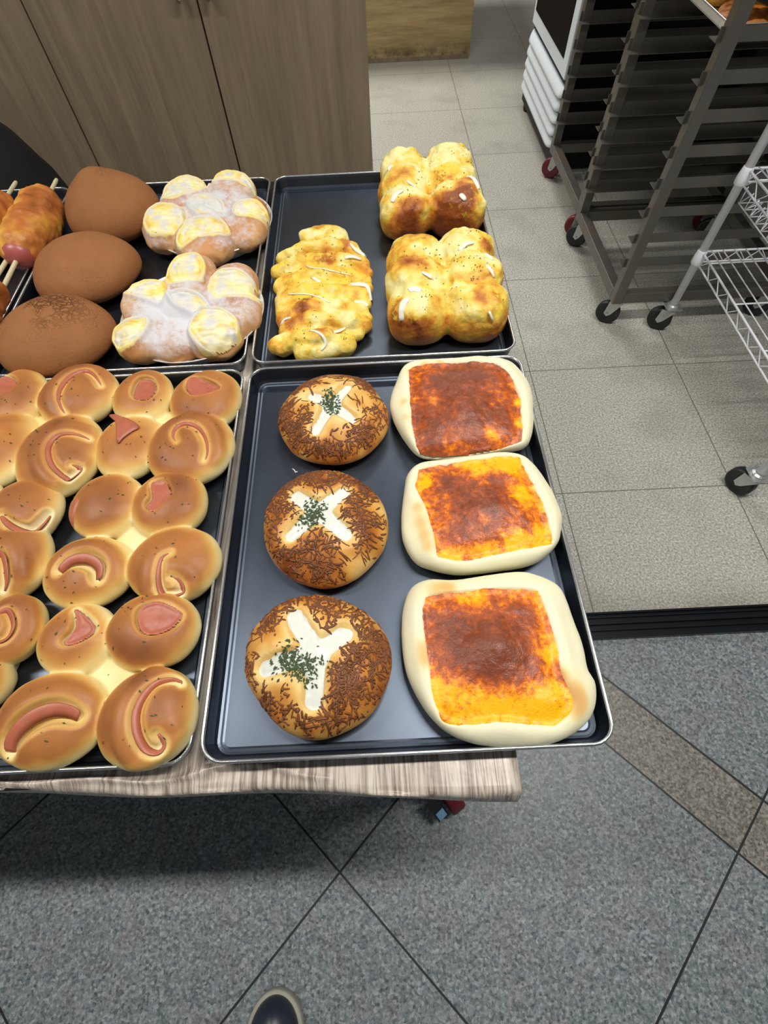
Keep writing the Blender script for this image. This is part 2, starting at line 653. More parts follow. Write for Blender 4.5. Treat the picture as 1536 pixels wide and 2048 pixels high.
def sd_sup(P, c, r, n=2.6):
    Q = np.abs(P - np.array(c)) / np.array(r) + 1e-9
    k = (Q ** n).sum(-1) ** (1.0 / n)
    return (k - 1.0) * min(r)


def sd_chain(P, pts, rad):
    """distance to a polyline minus (interpolated) radius"""
    pts = [np.array(p, float) for p in pts]
    if np.isscalar(rad):
        rad = [rad] * len(pts)
    out = None
    for a, b, ra, rb in zip(pts[:-1], pts[1:], rad[:-1], rad[1:]):
        ab = b - a
        h = np.clip(((P - a) @ ab) / (ab @ ab + 1e-12), 0, 1)
        d = np.sqrt(((P - a - h[..., None] * ab) ** 2).sum(-1)) - (ra + (rb - ra) * h)
        out = d if out is None else np.minimum(out, d)
    return out


def surf(sdf, lo, hi, h):
    """closed surface of sdf < 0 by surface nets"""
    ax = [np.arange(lo[i], hi[i] + h, h) for i in range(3)]
    G = np.stack(np.meshgrid(*ax, indexing='ij'), -1)
    D = sdf(G)
    S = D < 0
    nx, ny, nz = D.shape
    corners = [(i, j, k) for i in (0, 1) for j in (0, 1) for k in (0, 1)]
    sl = lambda A, c: A[c[0]:nx - 1 + c[0], c[1]:ny - 1 + c[1], c[2]:nz - 1 + c[2]]
    cnt = sum(sl(S, c).astype(int) for c in corners)
    act = (cnt > 0) & (cnt < 8)
    idx = -np.ones(act.shape, dtype=np.int64)
    n = act.sum()
    idx[act] = np.arange(n)
    acc = np.zeros((n, 3))
    wt = np.zeros(n)
    for a in corners:
        for axis in range(3):
            if a[axis] == 1:
                continue
            b = list(a)
            b[axis] = 1
            da, db = sl(D, a)[act], sl(D, tuple(b))[act]
            cr = (da < 0) != (db < 0)
            tt = np.where(cr, da / (da - db + 1e-12), 0)
            p = sl(G, a)[act].copy()
            p[:, axis] += tt * h
            acc[cr] += p[cr]
            wt[cr] += 1
    V = acc / wt[:, None]
    for _ in range(2):                       # project onto the surface
        e = h * 0.25
        d0 = sdf(V)
        g = np.stack([(sdf(V + np.eye(3)[i] * e) - d0) / e for i in range(3)], -1)
        gl = (g ** 2).sum(-1)
        st = (d0 / np.maximum(gl, 0.3))[:, None] * g
        ln = np.sqrt((st ** 2).sum(-1, keepdims=True))
        st *= np.minimum(1, h * 0.5 / np.maximum(ln, 1e-9))
        V = V - st
    F = []
    for axis in range(3):
        o1, o2 = [(1, 2), (2, 0), (0, 1)][axis]
        c1 = [slice(None)] * 3
        c2 = [slice(None)] * 3
        c1[axis] = slice(0, D.shape[axis] - 1)
        c2[axis] = slice(1, None)
        cr = S[tuple(c1)] != S[tuple(c2)]
        I = np.argwhere(cr)
        ok = (I[:, o1] > 0) & (I[:, o2] > 0) & (I[:, o1] < D.shape[o1] - 1) & (I[:, o2] < D.shape[o2] - 1)
        I = I[ok]
        q = []
        for d1, d2 in ((0, 0), (1, 0), (1, 1), (0, 1)):
            J = I.copy()
            J[:, o1] -= d1
            J[:, o2] -= d2
            q.append(idx[J[:, 0], J[:, 1], J[:, 2]])
        F.append(np.stack(q, -1))
    F = np.concatenate(F)
    return V, F


def catmull(pts, n=6, close=True):
    P = np.array(pts, float)
    N = len(P)
    out = []
    rng = range(N) if close else range(N - 1)
    for i in rng:
        if close:
            p0, p1, p2, p3 = P[i - 1], P[i], P[(i + 1) % N], P[(i + 2) % N]
        else:
            p0, p1, p2, p3 = P[max(i - 1, 0)], P[i], P[i + 1], P[min(i + 2, N - 1)]
        for k in range(n):
            t_ = k / n
            out.append(0.5 * ((2 * p1) + (-p0 + p2) * t_ + (2 * p0 - 5 * p1 + 4 * p2 - p3) * t_ ** 2 + (-p0 + 3 * p1 - 3 * p2 + p3) * t_ ** 3))
    if not close:
        out.append(P[-1])
    return np.array(out)


def poly_sd(XY, poly):
    """signed distance, positive inside"""
    A = poly
    B = np.roll(poly, -1, 0)
    d = np.full(XY.shape[:-1], 1e9)
    ins = np.zeros(XY.shape[:-1], bool)
    for a, b in zip(A, B):
        ab = b - a
        h = np.clip(((XY - a) @ ab) / (ab @ ab + 1e-15), 0, 1)
        d = np.minimum(d, np.sqrt(((XY - a - h[..., None] * ab) ** 2).sum(-1)))
        c = ((a[1] > XY[..., 1]) != (b[1] > XY[..., 1])) & (XY[..., 0] < (b[0] - a[0]) * (XY[..., 1] - a[1]) / (b[1] - a[1] + 1e-15) + a[0])
        ins ^= c
    return np.where(ins, d, -d)


def bvh_of(V, F):
    return BVHTree.FromPolygons([tuple(v) for v in V], [tuple(map(int, f)) for f in F])


def drop(bvh, x, y, z0=1.3):
    h = bvh.ray_cast(Vector((x, y, z0)), Vector((0, 0, -1)))
    return h[0].z if h[0] is not None else None


def patch(bvh, poly, lift, edge=0.003, h=0.0014, margin=0.0015, rnd=0.0, nsc=150, sink=0.001, extra=None, smooth_it=0, seed=0):
    """a sheet that lies on the bread inside poly; its border dips under the crust"""
    poly = catmull(np.array(poly)[:, :2], 5)
    mn, mx = poly.min(0) - margin, poly.max(0) + margin
    xs = np.arange(mn[0], mx[0] + h, h)
    ys = np.arange(mn[1], mx[1] + h, h)
    G = np.stack(np.meshgrid(xs, ys, indexing='ij'), -1)
    sd = poly_sd(G, poly)
    if rnd:
        P3 = np.concatenate([G, np.zeros(G.shape[:-1] + (1,))], -1)
        sd = sd + rnd * fbm(P3, nsc, seed)
    keep = sd > -margin
    Z = np.zeros(sd.shape)
    for i in range(len(xs)):
        for j in range(len(ys)):
            if keep[i, j]:
                z = drop(bvh, xs[i], ys[j])
                if z is None:
                    keep[i, j] = False
                else:
                    Z[i, j] = z
    for _ in range(smooth_it):
        K = keep.astype(float)
        A = np.zeros_like(Z)
        W = np.zeros_like(Z)
        for di, dj in ((0, 0), (1, 0), (-1, 0), (0, 1), (0, -1)):
            A += np.roll(np.roll(Z * K, di, 0), dj, 1)
            W += np.roll(np.roll(K, di, 0), dj, 1)
        Z = np.where(keep, A / np.maximum(W, 1), Z)
    up = -sink + (lift + sink) * np.sqrt(np.clip(sstep(sd, -margin * 0.3, edge), 0, 1))
    Z2 = Z + up
    P = np.stack([G[..., 0], G[..., 1], Z2], -1)
    if extra is not None:
        P[..., 2] += extra(P, sd)
    idx = -np.ones(keep.shape, int)
    idx[keep] = np.arange(keep.sum())
    c = keep[:-1, :-1] & keep[1:, :-1] & keep[:-1, 1:] & keep[1:, 1:]
    I = np.argwhere(c)
    F = [(idx[i, j], idx[i + 1, j], idx[i + 1, j + 1], idx[i, j + 1]) for i, j in I]
    return P[keep], F, sd[keep]


def draped(bvh, pts, r, lift=0.0005, flat=0.5, n=6, dens=5):
    """a squeezed line lying on the bread"""
    L = catmull(np.array(pts)[:, :2], dens, close=False)
    P = []
    for x, y in L:
        z = drop(bvh, x, y)
        if z is not None:
            P.append((x, y, z + lift))
    if len(P) < 3:
        return None
    k = len(P)
    for _ in range(3):
        P = [P[0]] + [(P[i][0], P[i][1], max(P[i][2], (P[i - 1][2] + P[i][2] + P[i + 1][2]) / 3)) for i in range(1, k - 1)] + [P[-1]]
    rad = [r * (0.35 + 0.65 * math.sin(math.pi * min(max(i / (k - 1), 0.04), 0.96)) ** 0.5) for i in range(k)]
    return MB().tube(P, r, n, flat=flat, radii=rad)


def flakes(bvh, cs, n, size, spread, name, mat, parent, zlift=0.0006, seed=1):
    """little leaf flakes; cs = list of (x, y) centres"""
    rr = random.Random(seed)
    mb = MB()
    for _ in range(n):
        c = rr.choice(cs)
        x = c[0] + rr.gauss(0, spread)
        y = c[1] + rr.gauss(0, spread)
        hit = bvh.ray_cast(Vector((x, y, 1.3)), Vector((0, 0, -1)))
        if hit[0] is None:
            continue
        a = rr.random() * 6.28
        L = size * rr.uniform(0.5, 1.4)
        W = L * rr.uniform(0.3, 0.6)
        nrm = hit[1] if hit[1].z > 0 else -hit[1]
        u = Vector((math.cos(a), math.sin(a), rr.uniform(-0.4, 0.4)))
        u = (u - nrm * u.dot(nrm) * 0.7).normalized()
        v = nrm.cross(u).normalized()
        p = hit[0] + nrm * (zlift + rr.random() * 0.0008)
        tp = nrm * 0.0003
        V = [p - u * L / 2, p + v * W / 2 + tp, p + u * L / 2, p - v * W / 2]
        V2 = [q - nrm * 0.0003 for q in V]
        mb.add(V + V2, [(0, 1, 2, 3), (7, 6, 5, 4), (0, 4, 5, 1), (1, 5, 6, 2), (2, 6, 7, 3), (3, 7, 4, 0)])
    o = mb.obj(name, mat, parent)
    o['kind'] = 'stuff'
    return o
# ------------------------------------------------------------------ the setting
def struct(o):
    o['kind'] = 'structure'
    return o


struct(MB().box(-3.2, 3.2, -2.6, 0.32, -0.03, 0.0).obj('floor', M['granite']))
struct(MB().box(-3.2, 3.2, 0.36, 6.6, -0.03, 0.0).obj('floor', M['tile']))
tr = MB()
tr.box(-3.2, 3.2, 0.302, 0.372, -0.03, 0.006)
for y0, y1, z in ((0.302, 0.310, 0.016), (0.322, 0.327, 0.013), (0.338, 0.345, 0.016), (0.356, 0.361, 0.013), (0.366, 0.372, 0.016)):
    tr.box(-3.2, 3.2, y0, y1, 0.006, z)
struct(tr.obj('trim_1', M['blackmetal'], bevel=0.001))
wallm = plain('wall_paint', (0.45, 0.44, 0.42), 0.7)
struct(MB().box(-3.3, -3.2, -2.6, 6.6, 0, 2.8).obj('wall_left', wallm))
struct(MB().box(3.2, 3.3, -2.6, 6.6, 0, 2.8).obj('wall_right', wallm))
struct(MB().box(-3.3, 3.3, 6.6, 6.7, 0, 2.8).obj('wall_back', wallm))

# ------------------------------------------------------------------ cabinet behind the table
CY = 1.80
cab = thing('cabinet', 'pale wood laminate cabinet with tall plain doors standing behind the bread table', 'cabinet', (-0.7, 2.1, 0))
MB().box(-1.60, 0.203, CY + 0.02, 2.35, 0.0, 1.9).obj('body', M['cab'], cab)
for x0, x1, hx in ((-0.2355, 0.205, -0.203), (-0.690, -0.2405, -0.278), (-1.145, -0.694, -1.11), (-1.60, -1.149, -1.18)):
    d = MB().box(x0, x1, CY, CY + 0.018, 0.02, 1.88).obj('door', M['cab'], cab, bevel=0.001)
    hb = MB()
    hb.tube([(hx, CY, 0.880), (hx, CY - 0.028, 0.868), (hx, CY - 0.030, 0.875), (hx, CY - 0.030, 1.02), (hx, CY - 0.028, 1.03), (hx, CY, 1.025)], 0.006, 8)
    hb.obj('handle', M['chrome'], d, smooth=True)

# ------------------------------------------------------------------ counter base in the background
MBc = MB().box(-1.2, 0.872, 4.07, 4.9, 0.012, 1.0)
co = thing('counter', 'wooden counter with horizontal grain and dirty lower edge beyond the cabinet', 'counter', (0, 4.4, 0))
MBc.obj('body', M['counter'], co, bevel=0.002)
MB().box(-1.2, 0.869, 4.066, 4.075, 0.0, 0.022).obj('base_strip', M['cab'], co)

# ------------------------------------------------------------------ white refrigerator
fr = thing('refrigerator', 'white glass-door refrigerator with ribbed white lower grille beyond the trolleys', 'refrigerator', (1.4, 2.98, 0))
fb = MB()
fb.box(1.075, 1.78, 2.612, 3.36, 0.03, 1.85)
fb.obj('body', M['black_body'], fr, bevel=0.008)
MB().box(1.057, 1.076, 2.635, 3.34, 0.36, 1.80).obj('door', M['whiteplastic'], fr, bevel=0.004)
MB().box(1.054, 1.060, 2.70, 3.30, 0.415, 1.74).obj('door_glass', M['darkglass'], fr)
for k in range(5):
    z1 = 0.335 - 0.048 * k
    z0 = z1 - 0.046
    prof = [(1.076, z0), (1.052, z0 + 0.002), (1.047, z0 + 0.006), (1.050, z0 + 0.016), (1.062, z1 - 0.004), (1.076, z1)]
    g = MB()
    L = []
    for y, sx, dz in ((2.622, 0.2, 0.010), (2.632, 0.7, 0.006), (2.65, 0.95, 0.002), (2.68, 1, 0), (3.28, 1, 0), (3.315, 0.95, 0.002), (3.335, 0.7, 0.006), (3.345, 0.2, 0.010)):
        L.append([(1.076 + (x - 1.076) * sx, y, z + dz * (1 if z < z1 - 0.01 else 0)) for x, z in prof])
    g.loops(L)
    g.obj('grille_slat', M['whiteplastic'], fr, smooth=True)
for y in (2.68, 3.30):
    MB().lathe([(0.018, 0), (0.022, 0.01), (0.022, 0.05), (0.012, 0.055), (0.012, 0.075)], (1.10, y, 0)).obj('foot', M['rubber'], fr, smooth=True)


ov = thing('black_body', 'tall black box added to keep the gaps behind the steel racks dark', 'black_body', (2.2, 2.9, 0))
MB().box(1.80, 2.75, 2.55, 3.30, 0.04, 1.8).obj('body', M['black_body'], ov, bevel=0.01)  # added box that blackens the view through the racks
for x in (1.86, 2.69):
    for y in (2.62, 3.22):
        MB().lathe([(0.02, 0), (0.02, 0.045)], (x, y, 0)).obj('foot', M['rubber'], ov)

# ------------------------------------------------------------------ castered things
def caster_parts(parent, x, y, ztop, r, wheel_mat, ang=0.0, br_mat='zinc', width=0.024, name='caster', stem=0.0):
    """bracket with a wheel sub-part; ang = rolling direction"""
    ca, sa = math.cos(ang), math.sin(ang)
    off = 0.020
    wx, wy = x + ca * off, y + sa * off
    b = MB()
    b.box(x - 0.026, x + 0.026, y - 0.026, y + 0.026, ztop - 0.004, ztop)
    b.lathe([(0.020, 0), (0.020, 0.008), (0.012, 0.012)], (x, y, ztop - 0.018), 16)
    for sd in (-1, 1):
        ox, oy = -sa * sd * (width / 2 + 0.003), ca * sd * (width / 2 + 0.003)
        pl = []
        for u, z in ((-0.02, ztop - 0.012), (0.026, ztop - 0.012), (0.020 + 0.012, r), (0.020, r - 0.010), (0.008, r)):
            pl.append((x + ca * u + ox, y + sa * u + oy, z))
        tt = 0.0012
        q = [(p[0] - sa * tt * sd, p[1] + ca * tt * sd, p[2]) for p in pl]
        b.loops([pl, q])
    b.tube([(wx + sa * 0.02, wy - ca * 0.02, r), (wx - sa * 0.02, wy + ca * 0.02, r)], 0.005, 8)
    if stem:
        b.lathe([(0.017, -0.004), (0.022, 0.0), (0.022, 0.006), (0.016, 0.010), (0.016, stem)], (x, y, ztop), 20)
    br = b.obj(name, M[br_mat], parent, smooth=False)
    wv = MB()
    n = 28
    V = []
    prof = [(r * 0.30, -width * 0.42), (r * 0.72, -width * 0.42), (r * 0.80, -width * 0.5), (r * 0.95, -width * 0.5), (r, -width * 0.3), (r, width * 0.3),
            (r * 0.95, width * 0.5), (r * 0.80, width * 0.5), (r * 0.72, width * 0.42), (r * 0.30, width * 0.42)]
    L = []
    for rr, h in prof:
        L.append([(wx + ca * rr * math.cos(2 * math.pi * k / n) - sa * h, wy + sa * rr * math.cos(2 * math.pi * k / n) + ca * h, r + rr * math.sin(2 * math.pi * k / n)) for k in range(n)])
    wv.loops(L)
    wv.obj('wheel', wheel_mat, br, smooth=True)
    return br


def make_rack(loc, label, levels, caster_mat, ang):
    ox, oy = loc[0], loc[1]
    rk = thing('bakery_rack', label, 'rack', loc, None)
    W, DY, p = 0.60, 0.522, 0.017
    for x in (0, W):
        for y in (0, DY):
            MB().box(ox + x - p, ox + x + p, oy + y - p, oy + y + p, 0.105, 1.72).obj('post', M['steel'], rk, bevel=0.002)
    for y in (0, DY):
        MB().box(ox + p, ox + W - p, oy + y - p, oy + y + p, 0.107, 0.145).obj('base_rail', M['steel'], rk, bevel=0.002)
    for x in (0, W):
        MB().box(ox + x - p, ox + x + p, oy + p, oy + DY - p, 0.107, 0.145).obj('base_rail', M['steel'], rk, bevel=0.002)
    for z in levels:
        for y, s in ((0, 1), (DY, -1)):
            yw = oy + y + s * p * 0.4
            b = MB()
            b.prism([(yw, z + 0.030), (yw, z), (yw + s * 0.040, z), (yw + s * 0.040, z + 0.002), (yw + s * 0.002, z + 0.002), (yw + s * 0.002, z + 0.030)][::s],
                    'x', ox - p - 0.008, ox + W + p)
            b.obj('tray_rail', M['steel'], rk)
    for x in (0.02, W - 0.02):
        for y in (0.015, DY - 0.015):
            caster_parts(rk, ox + x, oy + y, 0.107, 0.043, caster_mat, ang)
    return rk


NL = [0.235 + 0.0825 * k for k in range(17)]
near = make_rack((1.062, 1.495, 0), 'steel bakery rack on black-wheeled casters nearest the white wire shelf', NL, M['rubber'], math.radians(150))
far = make_rack((1.072, 2.062, 0), 'steel bakery rack on red-wheeled casters standing just behind the nearer steel rack', NL, M['redwheel'], math.radians(152))


# ------------------------------------------------------------------ baking trays
def make_tray(x0, y0, w_, d_, z0, label, mats=('tray', 'rim'), group=None, depth=0.0225, name='baking_tray'):
    zr = z0 + depth
    t_ = thing(name, label, 'tray', (x0 + w_ / 2, y0 + d_ / 2, z0 - 0.0015), group)
    X0, X1, Y0, Y1 = x0, x0 + w_, y0, y0 + d_
    L = []
    R0 = 0.024

    def lp(i, z):
        L.append(rrect(X0 + i, X1 - i, Y0 + i, Y1 - i, max(R0 - i, 0.006), z))
    for i, z in ((0.012, z0 - 0.0015), (0.0085, z0 - 0.0005), (0.006, z0 + 0.004), (0.0035, zr - 0.004), (0.0012, zr - 0.0015), (0.0015, zr + 0.0005),
                 (0.0040, zr - 0.001), (0.0050, zr - 0.004), (0.0080, z0 + 0.005), (0.0100, z0 + 0.0012), (0.0125, z0 + 0.0004), (0.0150, z0 + 0.0008), (0.0170, z0)):
        lp(i, z)
    b = MB()
    b.loops(L, closed_ends=True)
    b.obj('pan', M[mats[0]], t_, smooth=False)
    base = rrect(X0 + 0.0022, X1 - 0.0022, Y0 + 0.0022, Y1 - 0.0022, R0 - 0.002, zr)
    r = MB()
    LL = []
    for a in range(9):
        th = 2 * math.pi * a / 8
        o = 0.0022 + 0.0019 * math.cos(th)
        LL.append(rrect(X0 + o, X1 - o, Y0 + o, Y1 - o, R0 - o, zr + 0.0019 * math.sin(th)))
    r.loops(LL, closed_ends=False)
    r.obj('rim', M[mats[1]], t_, smooth=True)
    return t_


FW, FD = 0.402, 0.5275
make_tray(0.0, 0.0, FW, FD, TZ, 'dark baking tray nearest the corner, holding round cheese buns and square breads', group='black baking trays on the bread table')
make_tray(-0.001, 0.5358, FW, 0.54, TZ, 'dark baking tray at the back right with an empty patch, holding yellow cheese breads', group='black baking trays on the bread table')
make_tray(-0.4085, 0.0, FW, FD, TZ, 'dark baking tray at the front left full of glazed ham rolls', group='black baking trays on the bread table')
make_tray(-0.410, 0.5358, FW, 0.54, TZ, 'dark baking tray under the cocoa buns and sugared flower breads', group='black baking trays on the bread table')
make_tray(-0.819, 0.5358, FW, 0.54, TZ, 'dark baking tray at the left edge under the skewered sausage rolls', group='black baking trays on the bread table')

names = ['lowest', 'second lowest', 'third lowest', 'fourth lowest', 'fifth lowest', 'sixth lowest', 'seventh lowest', 'eighth lowest', 'ninth lowest']
src = None
for rk, (rx, ry), ks, nm in ((near, (1.062, 1.495), (9, 11, 13, 15), 'nearer rack'), (far, (1.072, 2.062), (9, 11, 13, 15), 'rear rack')):  # trays out of view, added on the upper rails to shade the racks
    for i, k in enumerate(ks):
        z = NL[k] + 0.0042
        lab = 'unseen black tray added to shade the %s, %s of its trays' % (nm, names[i])
        cx, cy = rx + 0.30, ry + 0.261
        if src is None:
            src = make_tray(cx - 0.295, cy - 0.236, 0.59, 0.472, z, lab, ('darktray', 'darktray'), 'unseen black trays added to shade the steel racks', depth=0.02)
            zoff = z - 0.0015
        else:
            copy_tree(src, (cx, cy, z - 0.0015), lab)
zs = NL[7] + 0.0042
make_tray(1.062 + 0.005, 1.495 + 0.025, 0.59, 0.472, zs, 'bright silver tray of browned pastries high on the nearer steel rack', ('silver', 'silver'), depth=0.022)
for i, (x, y, lb) in enumerate(((1.135, 1.60, 'orange-brown baked pastry at the near left corner of the silver rack tray'),
                                (1.30, 1.60, 'orange-brown baked pastry on the silver rack tray, right of the rack post'),
                                (1.135, 1.78, 'orange-brown baked pastry on the silver rack tray, behind the corner pastry'))):
    def sp(P, x=x, y=y):
        d = sd_ell(P, (x, y, zs + 0.014), (0.062, 0.072, 0.026))
        d = d + 0.004 * fbm(P, 60, i)
        return smax(d, zs + 0.0005 - P[..., 2], 0.003)
    V, F = surf(sp, (x - 0.075, y - 0.085, zs - 0.006), (x + 0.075, y + 0.085, zs + 0.05), 0.004)
    top = sstep(V[:, 2], zs + 0.005, zs + 0.035)
    o = mesh_obj('pastry', V, F, M['cheese_dough'], col=np.stack([0.55 + 0.3 * top, 0 * top, 0 * top], -1))
    tag(o, lb, 'pastry', 'pastries on the silver rack tray')

# ------------------------------------------------------------------ white wire shelf
ws = thing('wire_shelf', 'white wire shelving unit on casters at the right edge', 'shelf', (1.5, 1.09, 0))
WX0, WX1, WY0, WY1 = 1.262, 1.72, 0.725, 1.462
for x in (WX0, WX1):
    for y in (WY0, WY1):
        p = MB().lathe([(0.0125, 0.0), (0.0125, 1.5), (0.010, 1.505)], (x, y, 0.115), 20).obj('post', M['whitepaint'], ws, smooth=True)
        caster_parts(p, x, y, 0.100, 0.042, M['rubber'], math.radians(148 if y > 1 else 118), width=0.03, stem=0.016)


def wire_shelf(z, basket):
    s = MB()
    e = 0.0
    x0, x1, y0, y1 = WX0, WX1, WY0, WY1
    zt, zb = z, z - 0.036
    for zz, r in ((zt, 0.0034), (zb, 0.0030)):
        s.tube([(x0, y0, zz), (x0, y1, zz)], r, 6)
        s.tube([(x1, y0, zz), (x1, y1, zz)], r, 6)
        s.tube([(x0, y0, zz), (x1, y0, zz)], r, 6)
        s.tube([(x0, y1, zz), (x1, y1, zz)], r, 6)
    # zigzag truss
    for (ax, ay, bx, by, n) in ((x0, y0, x0, y1, 9), (x0, y1, x1, y1, 6), (x0, y0, x1, y0, 6), (x1, y0, x1, y1, 9)):
        pts = []
        for k in range(2 * n + 1):
            f = 0.03 + 0.94 * k / (2 * n)
            pts.append((ax + (bx - ax) * f, ay + (by - ay) * f, zt if k % 2 else zb))
        s.tube(pts, 0.0021, 5)
    k = 0
    x = x0 + 0.028
    while x < x1 - 0.01:
        s.tube([(x, y0, zt + 0.003), (x, y1, zt + 0.003)], 0.0020, 5)
        x += 0.037
    for y in (0.80, 1.0, 1.2, 1.40):
        s.tube([(x0, y, zt - 0.001), (x1, y, zt - 0.001)], 0.0026, 5)
    for cx in (x0, x1):
        for cy in (y0, y1):
            s.lathe([(0.0145, 0), (0.0185, 0.006), (0.0185, 0.022), (0.0150, 0.048), (0.0128, 0.050)], (cx, cy, zb - 0.008), 18)
    o = s.obj('shelf', M['whitepaint'], ws, smooth=True)
    if basket:
        b = MB()
        zc = zb - 0.045
        xi = x0 + 0.012
        n = 19
        dy = (y1 - y0 - 0.05) / n
        for k in range(n + 1):
            y = y0 + 0.025 + k * dy
            b.tube([(xi, y, zb), (xi, y, zc), (x1 - 0.012, y, zc)], 0.0017, 5)
            if k < n:
                b.tube([(xi + 0.001, y, zb), (xi + 0.001, y + dy, zc)], 0.0015, 5)
                b.tube([(xi, y, zc), (xi + dy * 2, y + dy * 2 if k < n - 1 else y + dy, zc)], 0.0015, 5)
        for k in range(4):
            b.tube([(xi + 0.1 * k, y0 + 0.02, zc - 0.001), (xi + 0.1 * k, y1 - 0.02, zc - 0.001)], 0.0018, 5)
        b.obj('basket', M['whitepaint'], ws, smooth=True)


wire_shelf(0.303, False)
wire_shelf(0.548, True)
wire_shelf(1.05, False)

# ------------------------------------------------------------------ table, film, its caster
tb = thing('folding_table', 'table carrying the bread trays, hidden under wood-print film', 'table', (-0.5, 0.55, 0))
MB().box(-1.55, 0.300, -0.012, 1.12, 0.715, TAB - 0.0025).obj('table_top', M['frame_dark'], tb, bevel=0.003)
for x, y in ((0.278, 0.010), (0.262, 1.08), (-1.5, 0.03), (-1.5, 1.08)):
    leg = MB().box(x - 0.016, x + 0.016, y - 0.016, y + 0.016, 0.105, 0.715).obj('leg', M['frame_dark'], tb)
MB().box(-1.53, 0.02, 1.085, 1.095, 0.06, 0.714).obj('shade_panel', M['frame_dark'], tb)  # unseen panel added to block light and darken the floor under the table
cp = caster_parts(tb, 0.284, -0.004, 0.105, 0.048, M['redwheel'], math.radians(-58), 'rubber', width=0.032)
ped = MB()
A_, B_ = at(862, 1600, 0.075), at(888, 1636, 0.052)
dr = np.array([B_[0] - A_[0], B_[1] - A_[1]])
dr /= np.linalg.norm(dr)
nr = np.array([-dr[1], dr[0]]) * 0.013
ped.loops([[(A_[0] - nr[0], A_[1] - nr[1], A_[2]), (A_[0] + nr[0], A_[1] + nr[1], A_[2]), (A_[0] + nr[0], A_[1] + nr[1], A_[2] - 0.01), (A_[0] - nr[0], A_[1] - nr[1], A_[2] - 0.01)],
           [(B_[0] - nr[0], B_[1] - nr[1], B_[2]), (B_[0] + nr[0], B_[1] + nr[1], B_[2]), (B_[0] + nr[0], B_[1] + nr[1], B_[2] - 0.01), (B_[0] - nr[0], B_[1] - nr[1], B_[2] - 0.01)]])
ped.obj('brake_pedal', M['rubber'], tb)
q0 = A_ + (B_ - A_) * 0.62
q1 = A_ + (B_ - A_) * 0.99
n3 = np.array([nr[0], nr[1], 0]) * 0.75
up_ = np.array([0, 0, 0.0012])
st = MB().loops([[tuple(q0 - n3 + up_), tuple(q0 + n3 + up_), tuple(q1 + n3 + up_), tuple(q1 - n3 + up_)], [tuple(q0 - n3), tuple(q0 + n3), tuple(q1 + n3), tuple(q1 - n3)]])
st.obj('sticker', M['label_blue'], tb)

# film: a sheet over the table with a crinkled turned-down front edge
nx_, prof_n = 150, 0
xs = np.linspace(-1.45, 0.309, nx_)
rows = []
prof = [(1.0, 0.0), (0.6, 0.0), (0.3, 0.0), (0.12, 0.0), (0.05, 0.0)] + [(0.036 - 0.0016 * k, 0.0) for k in range(19)] + [(0.005, -0.0005), (0.002, -0.002),
        (0.0, -0.006), (-0.001, -0.013), (-0.0015, -0.022), (-0.002, -0.034)]
V = []
for j, (dy, dz) in enumerate(prof):
    for i, x in enumerate(xs):
        ye = -0.0135 - 0.042 * (x + 0.2) + 0.0022 * math.sin(x * 23) * (j > 4)
        if x > 0.18:
            ye -= 0.003 * sstep(np.array(x), 0.18, 0.31)
        y = ye + dy if dy > 0.2 else ye + dy
        z = TAB + dz
        # wavy ridge of a fold along the front
        cr = 0.013 + 0.006 * math.sin(x * 17 + 1) + 0.004 * math.sin(x * 41)
        if x < 0.115:
            z += 0.0046 * math.exp(-((dy - cr) / 0.0028) ** 2) * (1 if dy < 0.04 else 0)
            if dy < cr:
                z -= 0.002 * (dy < cr)
        if j >= len(prof) - 4:
            z += 0.006 * math.sin(x * 31 + 2) + 0.004 * math.sin(x * 77)
            if x > 0.2:
                y -= 0.004 * float(sstep(np.array(x), 0.2, 0.31)) * (j - len(prof) + 5) / 4
                z += 0.012 * float(sstep(np.array(x), 0.2, 0.31)) * (j - len(prof) + 5) / 4
        V.append((x, y, z))
F = []
for j in range(len(prof) - 1):
    for i in range(nx_ - 1):
        a = j * nx_ + i
        F.append((a, a + 1, a + nx_ + 1, a + nx_))
fo = mesh_obj('tablecloth', V, F, M['film'], smooth=True)
so = fo.modifiers.new('thickness', 'SOLIDIFY')
so.thickness = 0.0007
so.offset = -1
tag(fo, 'wood-print plastic film with a crinkled front edge covering the bread table', 'tablecloth')

# ------------------------------------------------------------------ dark bag behind the table, shoe
def sp(P):
    d = sd_ell(P, (-0.93, 1.45, 0.42), (0.30, 0.20, 0.42))
    d = d + 0.012 * fbm(P, 9, 2)
    return smax(d, 0.002 - P[..., 2], 0.01)


V, F = surf(sp, (-1.3, 1.2, -0.02), (-0.58, 1.72, 0.9), 0.014)
bg = mesh_obj('sack', V, F, M['black'])
tag(bg, 'black rounded sack between the wood cabinet and the skewered sausage rolls', 'sack')

